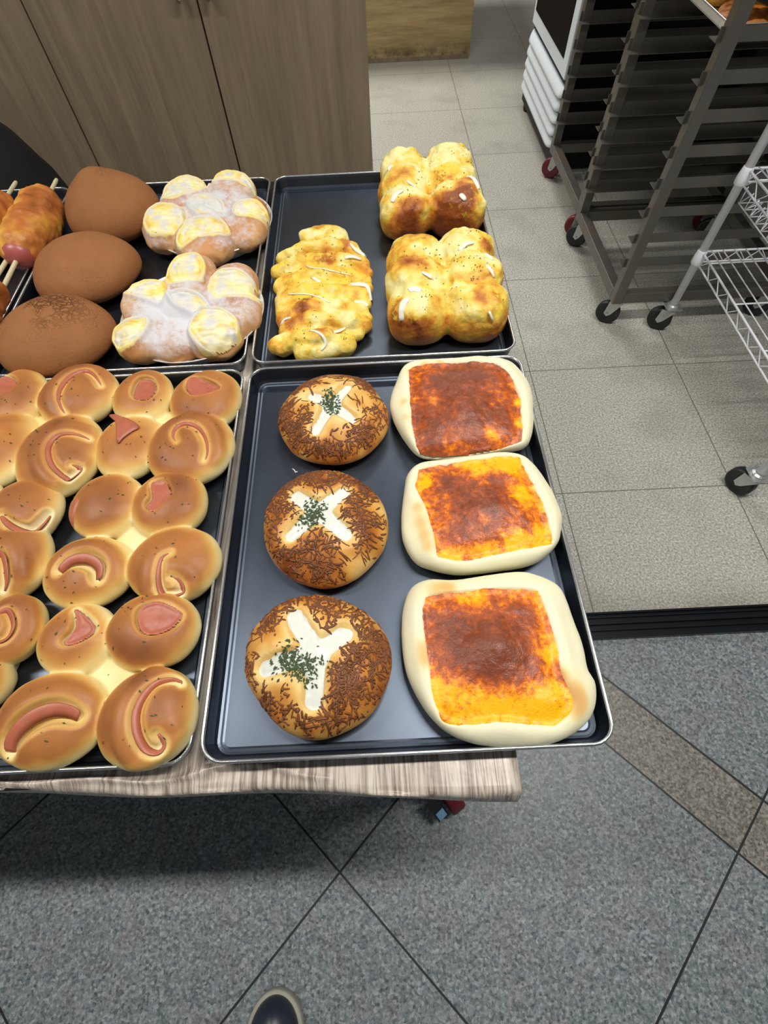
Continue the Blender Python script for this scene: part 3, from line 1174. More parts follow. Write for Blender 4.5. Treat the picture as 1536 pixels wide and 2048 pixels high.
sh = thing('shoe', 'dark navy shoe with pale welt, toe pointing at the table', 'shoe', (-0.06, -0.47, 0))
tipx, tipy = -0.061, -0.337
def ol(sc, z):
    out = []
    n = 96
    for k in range(n):
        a = 2 * math.pi * k / n
        u = (1 - math.sin(a)) / 2
        hw = 0.0545 * (max(0.0, 1 - (1 - min(u / 0.26, 1)) ** 2.2)) ** 0.5 if u < 0.26 else 0.0545 - 0.016 * sstep(np.array(u), 0.36, 0.7)
        if u > 0.88:
            hw = hw * math.sqrt(max(0, 1 - ((u - 0.88) / 0.12) ** 2))
        s_ = 1 if math.cos(a) >= 0 else -1
        cx, cy = tipx, tipy - 0.143
        x = tipx + s_ * hw
        y = tipy - 0.286 * u
        out.append((cx + (x - cx) * sc, cy + (y - cy) * (1 - (1 - sc) * 0.36), z))
    return out
sb = MB().loops([ol(0.97, 0.0), ol(1.0, 0.004), ol(1.0, 0.022), ol(0.97, 0.0255), ol(0.86, 0.0258)])
sb.obj('sole', M['welt'], sh, smooth=True)
ub = MB().loops([ol(0.88, 0.020), ol(0.87, 0.030), ol(0.83, 0.040), ol(0.74, 0.050), ol(0.60, 0.058), ol(0.42, 0.064), ol(0.2, 0.067), ol(0.03, 0.068)])
ub.obj('upper', M['shoe'], sh, smooth=True)
# ------------------------------------------------------------------ breads
def outline(pts, H, lo=0.30, hi=0.62, dense=5):
    """photo outline of a loaf -> its plan outline at the height of its widest section"""
    ys = [p[1] for p in pts]
    y1, y0 = max(ys), min(ys)
    P = []
    for x, y in pts:
        tt = (y1 - y) / (y1 - y0)
        P.append(at(x, y, TZ + H * (lo + (hi - lo) * tt))[:2])
    return catmull(P, dense)


def dome(poly, H, zb, zw=0.32, m=2.2, nt=150, nr=60, disp=None, seed=0, lump=0.0, rl=0.0):
    c = poly.mean(0)
    d = poly - c
    ang = np.arctan2(d[:, 1], d[:, 0])
    R = np.sqrt((d ** 2).sum(1))
    o = np.argsort(ang)
    ang, R = ang[o], R[o]
    th = np.linspace(-math.pi, math.pi, nt, endpoint=False)
    Rt = np.interp(th, ang, R, period=2 * math.pi)
    prof = []
    for k in range(10):                      # underside
        a = -math.radians(62) * (1 - k / 10)
        prof.append((math.cos(a), zw * H * (1 + math.sin(a) / math.sin(math.radians(62)))))
    for k in range(nr + 1):
        tt = k / nr
        cc = math.cos(tt * math.pi / 2)
        cc = max(cc, 0.0)
        prof.append((cc, zw * H + (H - zw * H) * (1 - cc ** m) ** (1 / m)))
    V = []
    for cc, z in prof[:-1]:
        x = c[0] + cc * Rt * np.cos(th)
        y = c[1] + cc * Rt * np.sin(th)
        V.append(np.stack([x, y, np.full(nt, zb + z)], -1))
    V = np.concatenate(V)
    V = np.vstack([V, [[c[0], c[1], zb + H]]])
    z01 = (V[:, 2] - zb) / H
    wt = sstep(z01, zw * 0.6, zw + 0.35)
    if lump:
        V[:, 2] += wt * lump * fbm(V, 22, seed)
        q = V[:, :2] - c
        V[:, :2] += q * (rl * fbm(V, 30, seed + 5))[:, None] * sstep(z01, 0.02, 0.2)[:, None]
    if disp is not None:
        V[:, 2] += disp(V) * wt
    n = len(prof) - 1
    F = []
    for i in range(n - 1):
        for k in range(nt):
            l = (k + 1) % nt
            F.append((i * nt + k, i * nt + l, (i + 1) * nt + l, (i + 1) * nt + k))
    top = len(V) - 1
    for k in range(nt):
        F.append(((n - 1) * nt + k, (n - 1) * nt + (k + 1) % nt, top))
    F.append(tuple(range(nt))[::-1])
    return V, F, c, z01


# ---- round cheese buns with a cream cross
BUNS = [
    dict(o=[(673, 743), (727, 752), (757, 785), (776, 819), (774, 861), (749, 899), (719, 922), (677, 934), (631, 930), (593, 914), (567, 880), (556, 846), (563, 811), (593, 773), (628, 752)],
         c=(664, 818), e=[(626, 795), (694, 775), (704, 838), (632, 860)], w=0.0072, herb=[(655, 812), (668, 822), (662, 800)], H=0.052, hs=0.0075,
         lab='round cheese bun with cream cross, farthest of the three in its tray'),
    dict(o=[(643, 934), (689, 940), (734, 964), (765, 1002), (777, 1048), (770, 1093), (746, 1131), (708, 1165), (658, 1182), (612, 1175), (574, 1154), (540, 1112), (528, 1063), (534, 1013), (563, 971), (601, 945)],
         c=(640, 1030), e=[(592, 992), (686, 985), (690, 1068), (582, 1068)], w=0.0092, herb=[(622, 1025), (632, 1040), (618, 1042), (636, 1018)], H=0.056, hs=0.0085,
         lab='round cheese bun with cream cross, in the middle of the three'),
    dict(o=[(639, 1184), (696, 1200), (742, 1230), (772, 1268), (784, 1314), (776, 1367), (750, 1421), (707, 1459), (650, 1482), (605, 1478), (559, 1455), (521, 1406), (494, 1360), (490, 1314), (498, 1268), (528, 1226), (574, 1196)],
         c=(634, 1310), e=[(588, 1232), (690, 1268), (628, 1400), (530, 1335)], w=0.0100, herb=[(580, 1315), (600, 1335), (622, 1345), (574, 1330), (612, 1330)], H=0.060, hs=0.0095,
         lab='round cheese bun with cream cross, largest and nearest the tray front'),
]


def seg_d(XY, a, b):
    a = np.array(a)
    b = np.array(b)
    ab = b - a
    h = np.clip(((XY - a) @ ab) / (ab @ ab), 0, 1)
    return np.sqrt(((XY - a - h[..., None] * ab) ** 2).sum(-1)), h


for bi, B in enumerate(BUNS):
    H = B['H']
    poly = outline(B['o'], H, 0.22, 0.60)
    zt = TZ + H * 0.93
    cc = at(*B['c'], zt - 0.006)[:2]
    ends = [at(*e, TZ + H * 0.86)[:2] for e in B['e']]

    def dx(XY):
        out = None
        for e in ends:
            d, h = seg_d(XY, cc, e)
            d = d - B['w'] * (1.05 - 0.25 * h)
            out = d if out is None else smin(out, d, 0.006)
        return out

    def disp(V):
        d = dx(V[:, :2])
        return -0.0085 * (1 - sstep(d, -0.005, 0.0055)) + 0.0022 * np.exp(-((d - 0.013) / 0.008) ** 2)
    V, F, c, z01 = dome(poly, H, TZ, 0.34, 2.05, disp=disp, seed=bi, lump=0.0035, rl=0.02)
    d = dx(V[:, :2])
    brown = 0.34 + 0.30 * sstep(d, 0.002, 0.02) - 0.22 * (1 - sstep(d, 0.0, 0.012)) + 0.3 * fbm(V, 34, bi) + 0.9 * fbm(np.stack([V[:, 0], V[:, 1], 0 * V[:, 0]], -1), 26, bi + 9) * (d > 0.004) - 0.15 * (1 - sstep(z01, 0.1, 0.35)) * 0
    r_ = np.sqrt(((V[:, :2] - c) ** 2).sum(1))
    side = 1 - sstep(z01, 0.35, 0.75)
    brown = brown - 0.12 * side
    t_ = thing('cheese_bun', B['lab'], 'bread', (c[0], c[1], TZ), 'round cheese buns with cream crosses')
    mesh_obj('bun', V, F, M['bun_dough'], t_, col=np.stack([brown, 0 * brown, 0 * brown], -1))
    bv = bvh_of(V, F)
    g = 0.0013
    mn = np.min(ends + [cc], 0) - 0.02
    mx = np.max(ends + [cc], 0) + 0.02
    Gx, Gy = np.meshgrid(np.arange(mn[0], mx[0], g), np.arange(mn[1], mx[1], g), indexing='ij')
    XY = np.stack([Gx, Gy], -1)
    P3 = np.concatenate([XY, np.zeros(Gx.shape + (1,))], -1)
    dd = dx(XY) + 0.0022 * fbm(P3, 120, bi)
    keep = dd < 0.0035
    Z = np.zeros(Gx.shape)
    for i, j in np.argwhere(keep):
        z = drop(bv, Gx[i, j], Gy[i, j])
        Z[i, j] = z if z is not None else 0
    Z += -0.0010 + 0.0042 * (1 - sstep(dd, -0.006, 0.0030)) + 0.0009 * fbm(P3, 90, bi + 4)
    idx = -np.ones(Gx.shape, int)
    idx[keep] = np.arange(keep.sum())
    Pk = np.stack([Gx, Gy, Z], -1)[keep]
    Fk = [(idx[i, j], idx[i + 1, j], idx[i + 1, j + 1], idx[i, j + 1]) for i in range(keep.shape[0] - 1) for j in range(keep.shape[1] - 1)
          if keep[i, j] and keep[i + 1, j] and keep[i, j + 1] and keep[i + 1, j + 1]]
    mesh_obj('cream', Pk, Fk, M['cream'], t_)
    bv2 = bvh_of(np.vstack([V, Pk]), list(F) + [tuple(k + len(V) for k in f) for f in Fk])
    flakes(bv2, [tuple(at(x, y, zt - 0.006)[:2]) for x, y in B['herb']], 190 if bi < 2 else 300, 0.0040, B['hs'] * 0.75, 'parsley', M['herb'], t_, seed=bi)
    # toasted cheese shreds
    mb = MB()
    rr = random.Random(40 + bi)
    cnt = 0
    mnp, mxp = poly.min(0), poly.max(0)
    tries = 0
    while cnt < 950 and tries < 12000:
        tries += 1
        x = rr.uniform(mnp[0], mxp[0])
        y = rr.uniform(mnp[1], mxp[1])
        dd_ = float(dx(np.array([x, y])))
        if dd_ < 0.006:
            continue
        dens = 0.46 + 2.4 * float(fbm(np.array([x, y, 0.0]), 26, bi + 9)) + 0.25 * (dd_ > 0.014)
        if rr.random() > dens:
            continue
        a = rr.random() * 6.28
        L = rr.choice((0.002, 0.004, 0.006, 0.009, 0.012)) * rr.uniform(0.8, 1.3)
        cur = rr.uniform(-90, 90)
        pts = []
        n_ = 5 if L > 0.003 else 3
        px_, py_ = x, y
        ok = True
        for k in range(n_):
            h = bv.ray_cast(Vector((px_, py_, 1.3)), Vector((0, 0, -1)))
            if h[0] is None or h[1].z < 0.12 and h[1].z > -0.12 or h[0].z < TZ + 0.008:
                ok = False
                break
            pts.append(h[0] + Vector((0, 0, 0.0003)))
            px_ += math.cos(a) * L / (n_ - 1)
            py_ += math.sin(a) * L / (n_ - 1)
            a += cur * L / (n_ - 1)
        if not ok:
            continue
        w_ = rr.uniform(0.0006, 0.0014)
        rad = [w_ * 0.6] + [w_] * (n_ - 2) + [w_ * 0.6]
        mb.tube(pts, w_, 5, flat=0.7, radii=rad)
        cnt += 1
    o = mb.obj('toasted_cheese', M['shred'], t_, smooth=True)
    o['kind'] = 'stuff'

# ---- square breads with orange baked topping
SQ = [
    dict(o=[(834, 723), (895, 723), (957, 716), (1014, 722), (1042, 745), (1061, 782), (1065, 840), (1061, 880), (1043, 903), (990, 911), (932, 921), (875, 924), (834, 917), (805, 880), (785, 840), (780, 807), (791, 770), (805, 737)],
         t=[(817, 741), (820, 732), (883, 727), (940, 724), (995, 729), (1004, 735), (1022, 757), (1040, 790), (1044, 831), (1047, 868), (1040, 877), (1002, 887), (932, 900), (880, 905), (846, 901), (838, 893), (826, 860), (821, 807)],
         H=0.040, dome=0.006, dc=(930, 815), brown=[(900, 770, 60, 0.5), (960, 830, 70, 0.45), (960, 745, 60, 0.4), (870, 890, 50, 0.3), (860, 830, 50, 0.3)], yel=[(1043, 840, 14, 0.8), (1040, 800, 12, 0.6), (985, 862, 22, 0.55), (900, 880, 20, 0.3), (865, 800, 22, 0.35)], base=0.52,
         lab='square pale bread with orange-brown topping, farthest of the three in its tray', bs=[(808, 800, 16), (810, 830, 16), (812, 856, 14), (850, 726, 18), (880, 722, 16), (818, 735, 14)]),
    dict(o=[(838, 930), (883, 924), (957, 913), (1027, 909), (1068, 932), (1100, 979), (1121, 1036), (1118, 1069), (1109, 1098), (1068, 1131), (1006, 1145), (924, 1155), (862, 1145), (826, 1127), (805, 1081), (804, 1028), (809, 979), (815, 950)],
         t=[(838, 940), (845, 934), (924, 921), (1000, 909), (1036, 907), (1043, 914), (1055, 946), (1084, 1003), (1107, 1072), (1103, 1083), (1063, 1094), (985, 1109), (924, 1119), (885, 1113), (874, 1105), (864, 1061), (850, 1012), (831, 971)],
         H=0.042, dome=0.007, dc=(970, 1010), brown=[(930, 985, 60, 0.42), (985, 1030, 55, 0.45), (890, 960, 40, 0.25), (920, 1060, 45, 0.35), (1060, 1040, 35, 0.15), (1000, 980, 50, 0.3)], yel=[(950, 925, 40, 0.5), (1020, 918, 30, 0.6), (850, 960, 22, 0.45), (1045, 985, 24, 0.5), (1085, 1070, 26, 0.6), (1040, 1085, 26, 0.6), (900, 1105, 26, 0.5), (965, 1040, 16, 0.4), (975, 1098, 24, 0.4)], base=0.34,
         lab='square pale bread with bright orange topping, in the middle of the three', bs=[(836, 1010, 18), (842, 1040, 22), (850, 1068, 20), (856, 1092, 16)]),
    dict(o=[(854, 1160), (908, 1161), (990, 1149), (1047, 1145), (1096, 1160), (1125, 1184), (1146, 1245), (1162, 1295), (1171, 1344), (1186, 1373), (1184, 1418), (1162, 1455), (1113, 1485), (1047, 1496), (949, 1490), (883, 1459), (842, 1410), (813, 1348), (803, 1274), (807, 1213), (822, 1176)],
         t=[(850, 1204), (858, 1193), (924, 1182), (973, 1178), (1006, 1177), (1066, 1180), (1076, 1188), (1088, 1213), (1100, 1250), (1113, 1291), (1121, 1340), (1143, 1386), (1147, 1414), (1120, 1448), (1080, 1450), (1006, 1443), (932, 1449), (890, 1442), (879, 1425), (866, 1389), (856, 1315), (845, 1232)],
         H=0.045, dome=0.013, dc=(990, 1300), brown=[(1000, 1270, 65, 0.55), (985, 1340, 50, 0.5), (900, 1250, 55, 0.4), (920, 1310, 45, 0.35), (1060, 1230, 35, 0.2), (1060, 1340, 30, 0.3)], yel=[(930, 1410, 45, 0.55), (1000, 1415, 45, 0.4), (1125, 1415, 32, 0.75), (1100, 1300, 18, 0.4), (950, 1195, 40, 0.25), (870, 1370, 20, 0.5), (1060, 1410, 40, 0.35), (1080, 1215, 16, 0.3)], base=0.36,
         lab='square pale bread with domed dark topping, nearest the tray corner', bs=[(1150, 1375, 20), (1165, 1400, 22), (1160, 1425, 20), (870, 1175, 28), (900, 1172, 20), (846, 1290, 20), (850, 1320, 18), (1125, 1345, 16)]),
]
for bi, B in enumerate(SQ):
    H = B['H']
    poly = outline(B['o'], H, 0.25, 0.55)
    zt = TZ + H
    tp = np.array([at(x, y, zt - 0.004)[:2] for x, y in B['t']])
    tpd = catmull(tp, 5)
    dc = at(*B['dc'], zt)[:2]

    def disp(V):
        sd = poly_sd(V[:, :2], tpd)
        return -0.0075 * sstep(sd, -0.002, 0.006) + 0.003 * np.exp(-((sd + 0.008) / 0.009) ** 2)
    V, F, c, z01 = dome(poly, H, TZ, 0.40, 3.0, disp=disp, seed=bi + 20, lump=0.003, rl=0.012)
    sd = poly_sd(V[:, :2], tpd)
    bs = 0.10 + 0 * sd
    for x, y, r in B['bs']:
        q = at(x, y, zt)[:2]
        rw = r * 0.00052
        bs = bs + 0.42 * np.exp(-(((V[:, :2] - q) ** 2).sum(1)) / (rw * rw)) * sstep(z01, 0.5, 0.9)
    t_ = thing('square_bread', B['lab'], 'bread', (c[0], c[1], TZ), 'square breads with orange topping')
    mesh_obj('dough', V, F, M['pale_dough'], t_, col=np.stack([bs, 0 * bs, 0 * bs], -1))
    bv = bvh_of(V, F)

    def extra(P, s_):
        q = ((P[..., :2] - dc) ** 2).sum(-1)
        e = B['dome'] * np.exp(-q / 0.032 ** 2) + 0.0036 * sstep(s_, -0.001, 0.024)
        return (e + 0.0011 * fbm(P, 110, bi) + 0.0016 * fbm(P, 35, bi + 3)) * sstep(s_, -0.001, 0.003)
    Pk, Fk, sk = patch(bv, tp, 0.0042, edge=0.006, h=0.0014, rnd=0.0022, nsc=110, extra=extra, seed=bi)
    br = np.full(len(Pk), B['base'])
    for x, y, r, s_ in B['brown']:
        q = at(x, y, zt)[:2]
        br += s_ * np.exp(-((Pk[:, :2] - q) ** 2).sum(1) / (r * 0.00052) ** 2)
    for x, y, r, s_ in B['yel']:
        q = at(x, y, zt)[:2]
        br -= s_ * np.exp(-((Pk[:, :2] - q) ** 2).sum(1) / (r * 0.00052) ** 2)
    mesh_obj('topping', Pk, Fk, M['topping'], t_, col=np.stack([br, 0 * br, 0 * br], -1))

# ---- cocoa crusted buns
CB = [((-0.298, 0.952), 0.087, 0.088, 0.093, 'back', 'tall peaked cocoa-crusted bun, farthest back of the three'),
      ((-0.305, 0.780), 0.091, 0.088, 0.076, 'mid', 'smooth cocoa-crusted bun in the middle of the three'),
      ((-0.309, 0.612), 0.091, 0.084, 0.074, 'front', 'cocoa-crusted bun with cracked top, nearest of the three')]
for bi, ((cx, cy), rx, ry, H, nm, lab) in enumerate(CB):
    pl = []
    for k in range(48):
        a = 2 * math.pi * k / 48
        r1 = 1 + 0.02 * math.sin(3 * a + bi) + 0.012 * math.sin(5 * a)
        pl.append((cx + rx * 0.98 * r1 * math.cos(a), cy + ry * 0.98 * r1 * math.sin(a)))
    pk = np.array([cx - 0.018, cy + 0.012])

    def disp(V):
        if bi == 0:
            q = ((V[:, :2] - pk) ** 2).sum(1)
            return 0.013 * np.exp(-q / 0.034 ** 2) - 0.004 * np.exp(-((V[:, :2] - pk - np.array([0.05, -0.03])) ** 2).sum(1) / 0.03 ** 2)
        return 0 * V[:, 0]
    V, F, c, z01 = dome(np.array(pl), H, TZ, 0.36, 2.0, disp=disp, seed=60 + bi, lump=0.002, rl=0.01)
    ctr = {0: (cx - 0.02, cy + 0.02, 0.03, 0.35), 1: (cx, cy, 0.02, 0.0), 2: (cx - 0.015, cy + 0.022, 0.044, 1.6)}[bi]
    q = ((V[:, 0] - ctr[0]) / 1.4) ** 2 + (V[:, 1] - ctr[1]) ** 2
    cr = ctr[3] * np.exp(-q / ctr[2] ** 2) * sstep(fbm(V, 25, bi) + 0.35, 0.1, 0.5)
    o = mesh_obj('cocoa_bun', V, F, M['cocoa'], col=np.stack([cr, 0 * cr, 0 * cr], -1))
    tag(o, lab, 'bread', 'cocoa-crusted buns')

# ---- glazed ham rolls
def lobe_geo(l, sc=1.0):
    px, py, rx, ry, h = l
    zc = TZ + h * 0.48
    c = at(px, py, TZ + h * 0.62)
    wx = np.linalg.norm(at(px + rx, py, zc) - at(px, py, zc))
    wy = np.linalg.norm(at(px, py + ry, zc) - at(px, py, zc)) * 0.95
    return (c[0], c[1], zc), (wx * sc, wy * sc * 1.04, h * 0.54)


G3 = lambda L: [(x / 3.072, 720 + y / 3.072) for x, y in L]
G4 = lambda L: [(x / 3.072, 1120 + y / 3.072) for x, y in L]
HAM = [
    dict(lab='four joined ham rolls at the back right tray corner, one ham strip sticking up',
         lobes=[(284, 790, 56, 50, .046), (411, 795, 68, 58, .050), (258, 890, 64, 62, .045), (380, 892, 84, 70, .050)],
         curves=[dict(l=3, p=G3([(1085, 500), (1068, 460), (1080, 412), (1130, 388), (1200, 410), (1245, 470), (1255, 540), (1238, 590)]), w=.0035)],
         pockets=[dict(l=0, p=G3([(808, 190), (850, 108), (925, 105), (948, 165), (900, 220), (830, 225)])),
                  dict(l=1, p=G3([(1140, 105), (1190, 85), (1340, 155), (1250, 205), (1180, 205), (1138, 160)]))],
         flags=[G3([(640, 300), (690, 295), (760, 335), (850, 400), (810, 440), (760, 480), (722, 512), (716, 420), (690, 350)])]),
    dict(lab='four joined ham rolls, one plain and smooth, in the middle of the right column',
         lobes=[(212, 1008, 70, 62, .046), (336, 1005, 72, 66, .048), (175, 1140, 86, 70, .046), (346, 1125, 90, 76, .050)],
         curves=[dict(l=3, p=[(340, 1106), (325, 1116), (318, 1140), (315, 1170), (325, 1183), (341, 1188), (354, 1175), (351, 1158), (338, 1151)], w=.0038),
                 dict(l=2, p=G3([(350, 1285), (420, 1235), (500, 1222), (560, 1240), (590, 1275), (585, 1330)]), w=.0085)],
         pockets=[dict(l=1, p=G3([(915, 740), (1000, 728), (1030, 775), (1045, 810), (1000, 860), (930, 915), (885, 885), (920, 830)]))],
         flags=[], skins=[G3([(385, 990), (404, 930), (445, 885), (515, 880), (500, 940), (470, 1000), (430, 1045), (395, 1035)])]),
    dict(lab='four joined ham rolls at the near right tray corner, two open on ham',
         lobes=[(150, 1276, 74, 72, .046), (303, 1258, 90, 78, .052), (97, 1437, 106, 98, .052), (292, 1432, 95, 104, .052)],
         curves=[dict(l=3, p=G4([(1085, 740), (1020, 728), (940, 760), (880, 840), (845, 930), (840, 1020), (855, 1100), (885, 1155), (935, 1165), (968, 1125), (945, 1070)]), w=.0045),
                 dict(l=2, p=G4([(10, 1170), (40, 1110), (120, 1030), (220, 965), (320, 930), (400, 935), (450, 955)]), w=.0095)],
         pockets=[dict(l=0, p=G4([(432, 300), (460, 292), (520, 340), (562, 390), (552, 440), (480, 492), (400, 515), (372, 490), (430, 430), (445, 360)])),
                  dict(l=1, p=G4([(842, 292), (960, 245), (1088, 300), (1088, 360), (1020, 420), (900, 452), (838, 395)]))],
         flags=[]),
    dict(lab='four joined ham rolls at the back left with a large round spiral',
         lobes=[(28, 795, 56, 56, .046), (154, 787, 74, 54, .050), (0, 895, 66, 70, .046), (117, 905, 80, 80, .050)],
         curves=[dict(l=1, p=G3([(372, 290), (355, 230), (375, 165), (430, 95), (505, 50), (560, 80), (600, 138)]), w=.0040),
                 dict(l=3, p=G3([(520, 460), (430, 445), (350, 465), (302, 530), (305, 610), (345, 665), (405, 695), (452, 675), (455, 635), (415, 622)]), w=.0042)],
         pockets=[dict(l=0, p=G3([(-10, 85), (55, 92), (95, 130), (65, 175), (0, 200), (-60, 140)]))],
         flags=[]),
    dict(lab='ham rolls cut by the left picture edge, middle cluster of the left column',
         lobes=[(45, 1020, 70, 66, .046), (-75, 1015, 66, 66, .046), (22, 1120, 68, 76, .050), (-95, 1130, 66, 70, .046)],
         curves=[dict(l=0, p=G3([(0, 945), (40, 990), (110, 1020), (200, 1015), (280, 985), (325, 935)]), w=.0055),
                 dict(l=2, p=G3([(-40, 1180), (0, 1200), (12, 1260), (0, 1340), (-30, 1390)]), w=.005)],
         pockets=[], flags=[]),
    dict(lab='ham rolls cut by the left picture edge, nearest the tray front',
         lobes=[(22, 1256, 56, 66, .046), (-90, 1250, 66, 66, .046), (-32, 1365, 46, 50, .042), (-120, 1400, 70, 80, .046)],
         curves=[dict(l=0, p=G4([(-30, 330), (20, 310), (50, 345), (58, 400), (35, 450), (0, 480), (-40, 490)]), w=.0048)],
         pockets=[], flags=[]),
]
for bi, B in enumerate(HAM):
    geo = [lobe_geo(l, 1.02) for l in B['lobes']]

    def raw(P, geo=geo):
        d = None
        for c, r in geo:
            e = sd_ell(P, c, r)
            d = e if d is None else smin(d, e, 0.003)
        # joined flat seam between the lobes
        cc_ = np.mean([c for c, r in geo], 0)
        e = sd_ell(P, (cc_[0], cc_[1], TZ + 0.006), (0.034, 0.034, 0.016))
        return smin(d, e, 0.004)

    def ztop(x, y, l):
        c, r = geo[l]
        q = 1 - ((x - c[0]) / r[0]) ** 2 - ((y - c[1]) / r[1]) ** 2
        return c[2] + r[2] * math.sqrt(max(q, 0.05))
    cuts = []
    ridges = []
    for cv in B['curves']:
        l = cv['l']
        zt = geo[l][0][2] + geo[l][1][2] * 0.93
        pts = catmull([at(x, y, zt)[:2] for x, y in cv['p']], 3, close=False)
        P3 = [(x, y, ztop(x, y, l)) for x, y in pts]
        cv['P3'] = P3
        gc, gr = geo[l]

        def inside(x_, y_, lim=0.86):
            q_ = math.hypot((x_ - gc[0]) / gr[0], (y_ - gc[1]) / gr[1])
            f_ = min(1.0, lim / max(q_, 1e-6))
            return gc[0] + (x_ - gc[0]) * f_, gc[1] + (y_ - gc[1]) * f_
        P3 = [(*inside(p_[0], p_[1]), 0) for p_ in P3]
        P3 = [(p_[0], p_[1], ztop(p_[0], p_[1], l)) for p_ in P3]
        cv['P3'] = P3
        k = len(P3)
        rad = [cv['w'] * (0.35 + 0.65 * math.sin(math.pi * (0.08 + 0.84 * i / (k - 1))) ** 0.6) for i in range(k)]
        cv['rad'] = rad
        cuts.append((P3, [q * 1.35 for q in rad]))
        cc2 = np.array(geo[l][0][:2])
        rp = []
        t2 = 0.0
        for i_, p_ in enumerate(P3):
            a_ = np.array(P3[min(i_ + 1, k - 1)]) - np.array(P3[max(i_ - 1, 0)])
            t2 += np.array([-a_[1], a_[0]]) @ (np.array(p_[:2]) - cc2)
        for i_, p_ in enumerate(P3):
            a_ = np.array(P3[min(i_ + 1, k - 1)]) - np.array(P3[max(i_ - 1, 0)])
            n_ = np.array([-a_[1], a_[0]])
            n_ /= np.linalg.norm(n_) + 1e-9
            n_ = n_ * (1.0 if t2 > 0 else -1.0)
            o_ = 0.0125 + cv['w'] * 0.6
            qx, qy = inside(p_[0] + n_[0] * o_, p_[1] + n_[1] * o_, 0.82)
            rp.append((qx, qy, ztop(qx, qy, l) - 0.0065))
        ridges.append((rp, [0.0095 * (0.45 + 0.55 * math.sin(math.pi * (0.05 + 0.9 * i_ / (k - 1)))) for i_ in range(k)]))
    pks = []
    for pk in B['pockets']:
        l = pk['l']
        zt = geo[l][0][2] + geo[l][1][2] * 0.93
        pl = np.array([at(x, y, zt)[:2] for x, y in pk['p']])
        pk['poly'] = pl
        pks.append((catmull(pl, 4), zt))

    def sdf(P):
        d = raw(P) + 0.0022 * fbm(P, 28, bi)
        for rp, rad in ridges:
            d = smin(d, sd_chain(P, rp, rad), 0.006)
        for P3, rad in cuts:
            d = smax(d, -sd_chain(P, P3, rad), 0.0045)
        for pl, zt in pks:
            s2 = poly_sd(P[..., :2], pl)          # positive inside
            box = smax(-s2 - 0.0015, (zt - 0.0085) - P[..., 2], 0.003)
            d = smax(d, -box, 0.0045)
        return smax(d, TZ + 0.0004 - P[..., 2], 0.002)
    cs = np.array([c for c, r in geo])
    rs = np.array([r for c, r in geo])
    lo = (cs - rs).min(0) - 0.006
    hi = (cs + rs).max(0) + 0.008
    lo[2] = TZ - 0.004
    V, F = surf(sdf, lo, hi, 0.0021)
    # golden tops, paler flanks and cut edges
    zr = np.zeros(len(V))
    for c, r in geo:
        q = np.sqrt(((V[:, 0] - c[0]) / r[0]) ** 2 + ((V[:, 1] - c[1]) / r[1]) ** 2)
        rel = sstep((V[:, 2] - c[2]) / r[2], 0.10, 0.95)
        zr = np.maximum(zr, rel * (1 - 0.0 * q))
    mn = raw(V)
    # distance inside creases between lobes
    ds = np.stack([sd_ell(V, c, r) for c, r in geo], -1)
    ds.sort(-1)
    seam = (1 - sstep(ds[:, 1], -0.001, 0.005)) * 0.7 * (1 - sstep(V[:, 2], TZ + 0.024, TZ + 0.038))
    cutd = np.full(len(V), 1.0)
    for P3, rad in cuts:
        cutd = np.minimum(cutd, sd_chain(V, P3, rad))
    for pl, zt in pks:
        cutd = np.minimum(cutd, np.where(V[:, 2] > zt - 0.012, -poly_sd(V[:, :2], pl), 1.0))
    near_cut = 1 - sstep(cutd, 0.000, 0.0065)
    br = 0.08 + 0.70 * zr + 0.30 * fbm(V, 18, bi + 2) - 0.36 * near_cut - 0.45 * seam
    t_ = thing('ham_roll_cluster', B['lab'], 'bread', (cs[:, 0].mean(), cs[:, 1].mean(), TZ), 'glazed ham rolls')
    mesh_obj('dough', V, F, M['ham_dough'], t_, col=np.stack([br, 0 * br, 0 * br], -1))
    bv = bvh_of(V, F)
    for cv in B['curves']:
        l = cv['l']
        c = np.array(geo[l][0][:2])
        mb = MB()
        L = []
        P3 = cv['P3']
        w_ = cv['w']
        tot = 0.0
        for i, p in enumerate(P3):
            a = np.array(P3[min(i + 1, len(P3) - 1)]) - np.array(P3[max(i - 1, 0)])
            tot += np.array([-a[1], a[0]]) @ (np.array(p[:2]) - c)
        sgn = 1.0 if tot > 0 else -1.0
        for i, p in enumerate(P3):
            a = np.array(P3[min(i + 1, len(P3) - 1)]) - np.array(P3[max(i - 1, 0)])
            nrm = np.array([-a[1], a[0]])
            nrm /= np.linalg.norm(nrm) + 1e-9
            nrm = nrm * sgn
            f = math.sin(math.pi * (0.06 + 0.88 * i / (len(P3) - 1))) ** 0.5
            wide = w_ * 0.75 + 0.0006
            b0 = (p[0] - nrm[0] * wide * 0.55, p[1] - nrm[1] * wide * 0.55, p[2] - 0.0062)
            m0 = (p[0] + nrm[0] * wide * 0.25, p[1] + nrm[1] * wide * 0.25, p[2] - 0.0034)
            b1 = (p[0] + nrm[0] * wide * f, p[1] + nrm[1] * wide * f, p[2] - 0.0012 - (1 - f) * 0.004)
            tk = np.array([nrm[0] * 0.0009, nrm[1] * 0.0009, -0.0003])
            L.append([b0, m0, b1, tuple(np.array(b1) + tk), tuple(np.array(m0) + tk), tuple(np.array(b0) + tk)])
        mb.loops(L)
        mb.obj('ham', M['ham'], t_, smooth=True)
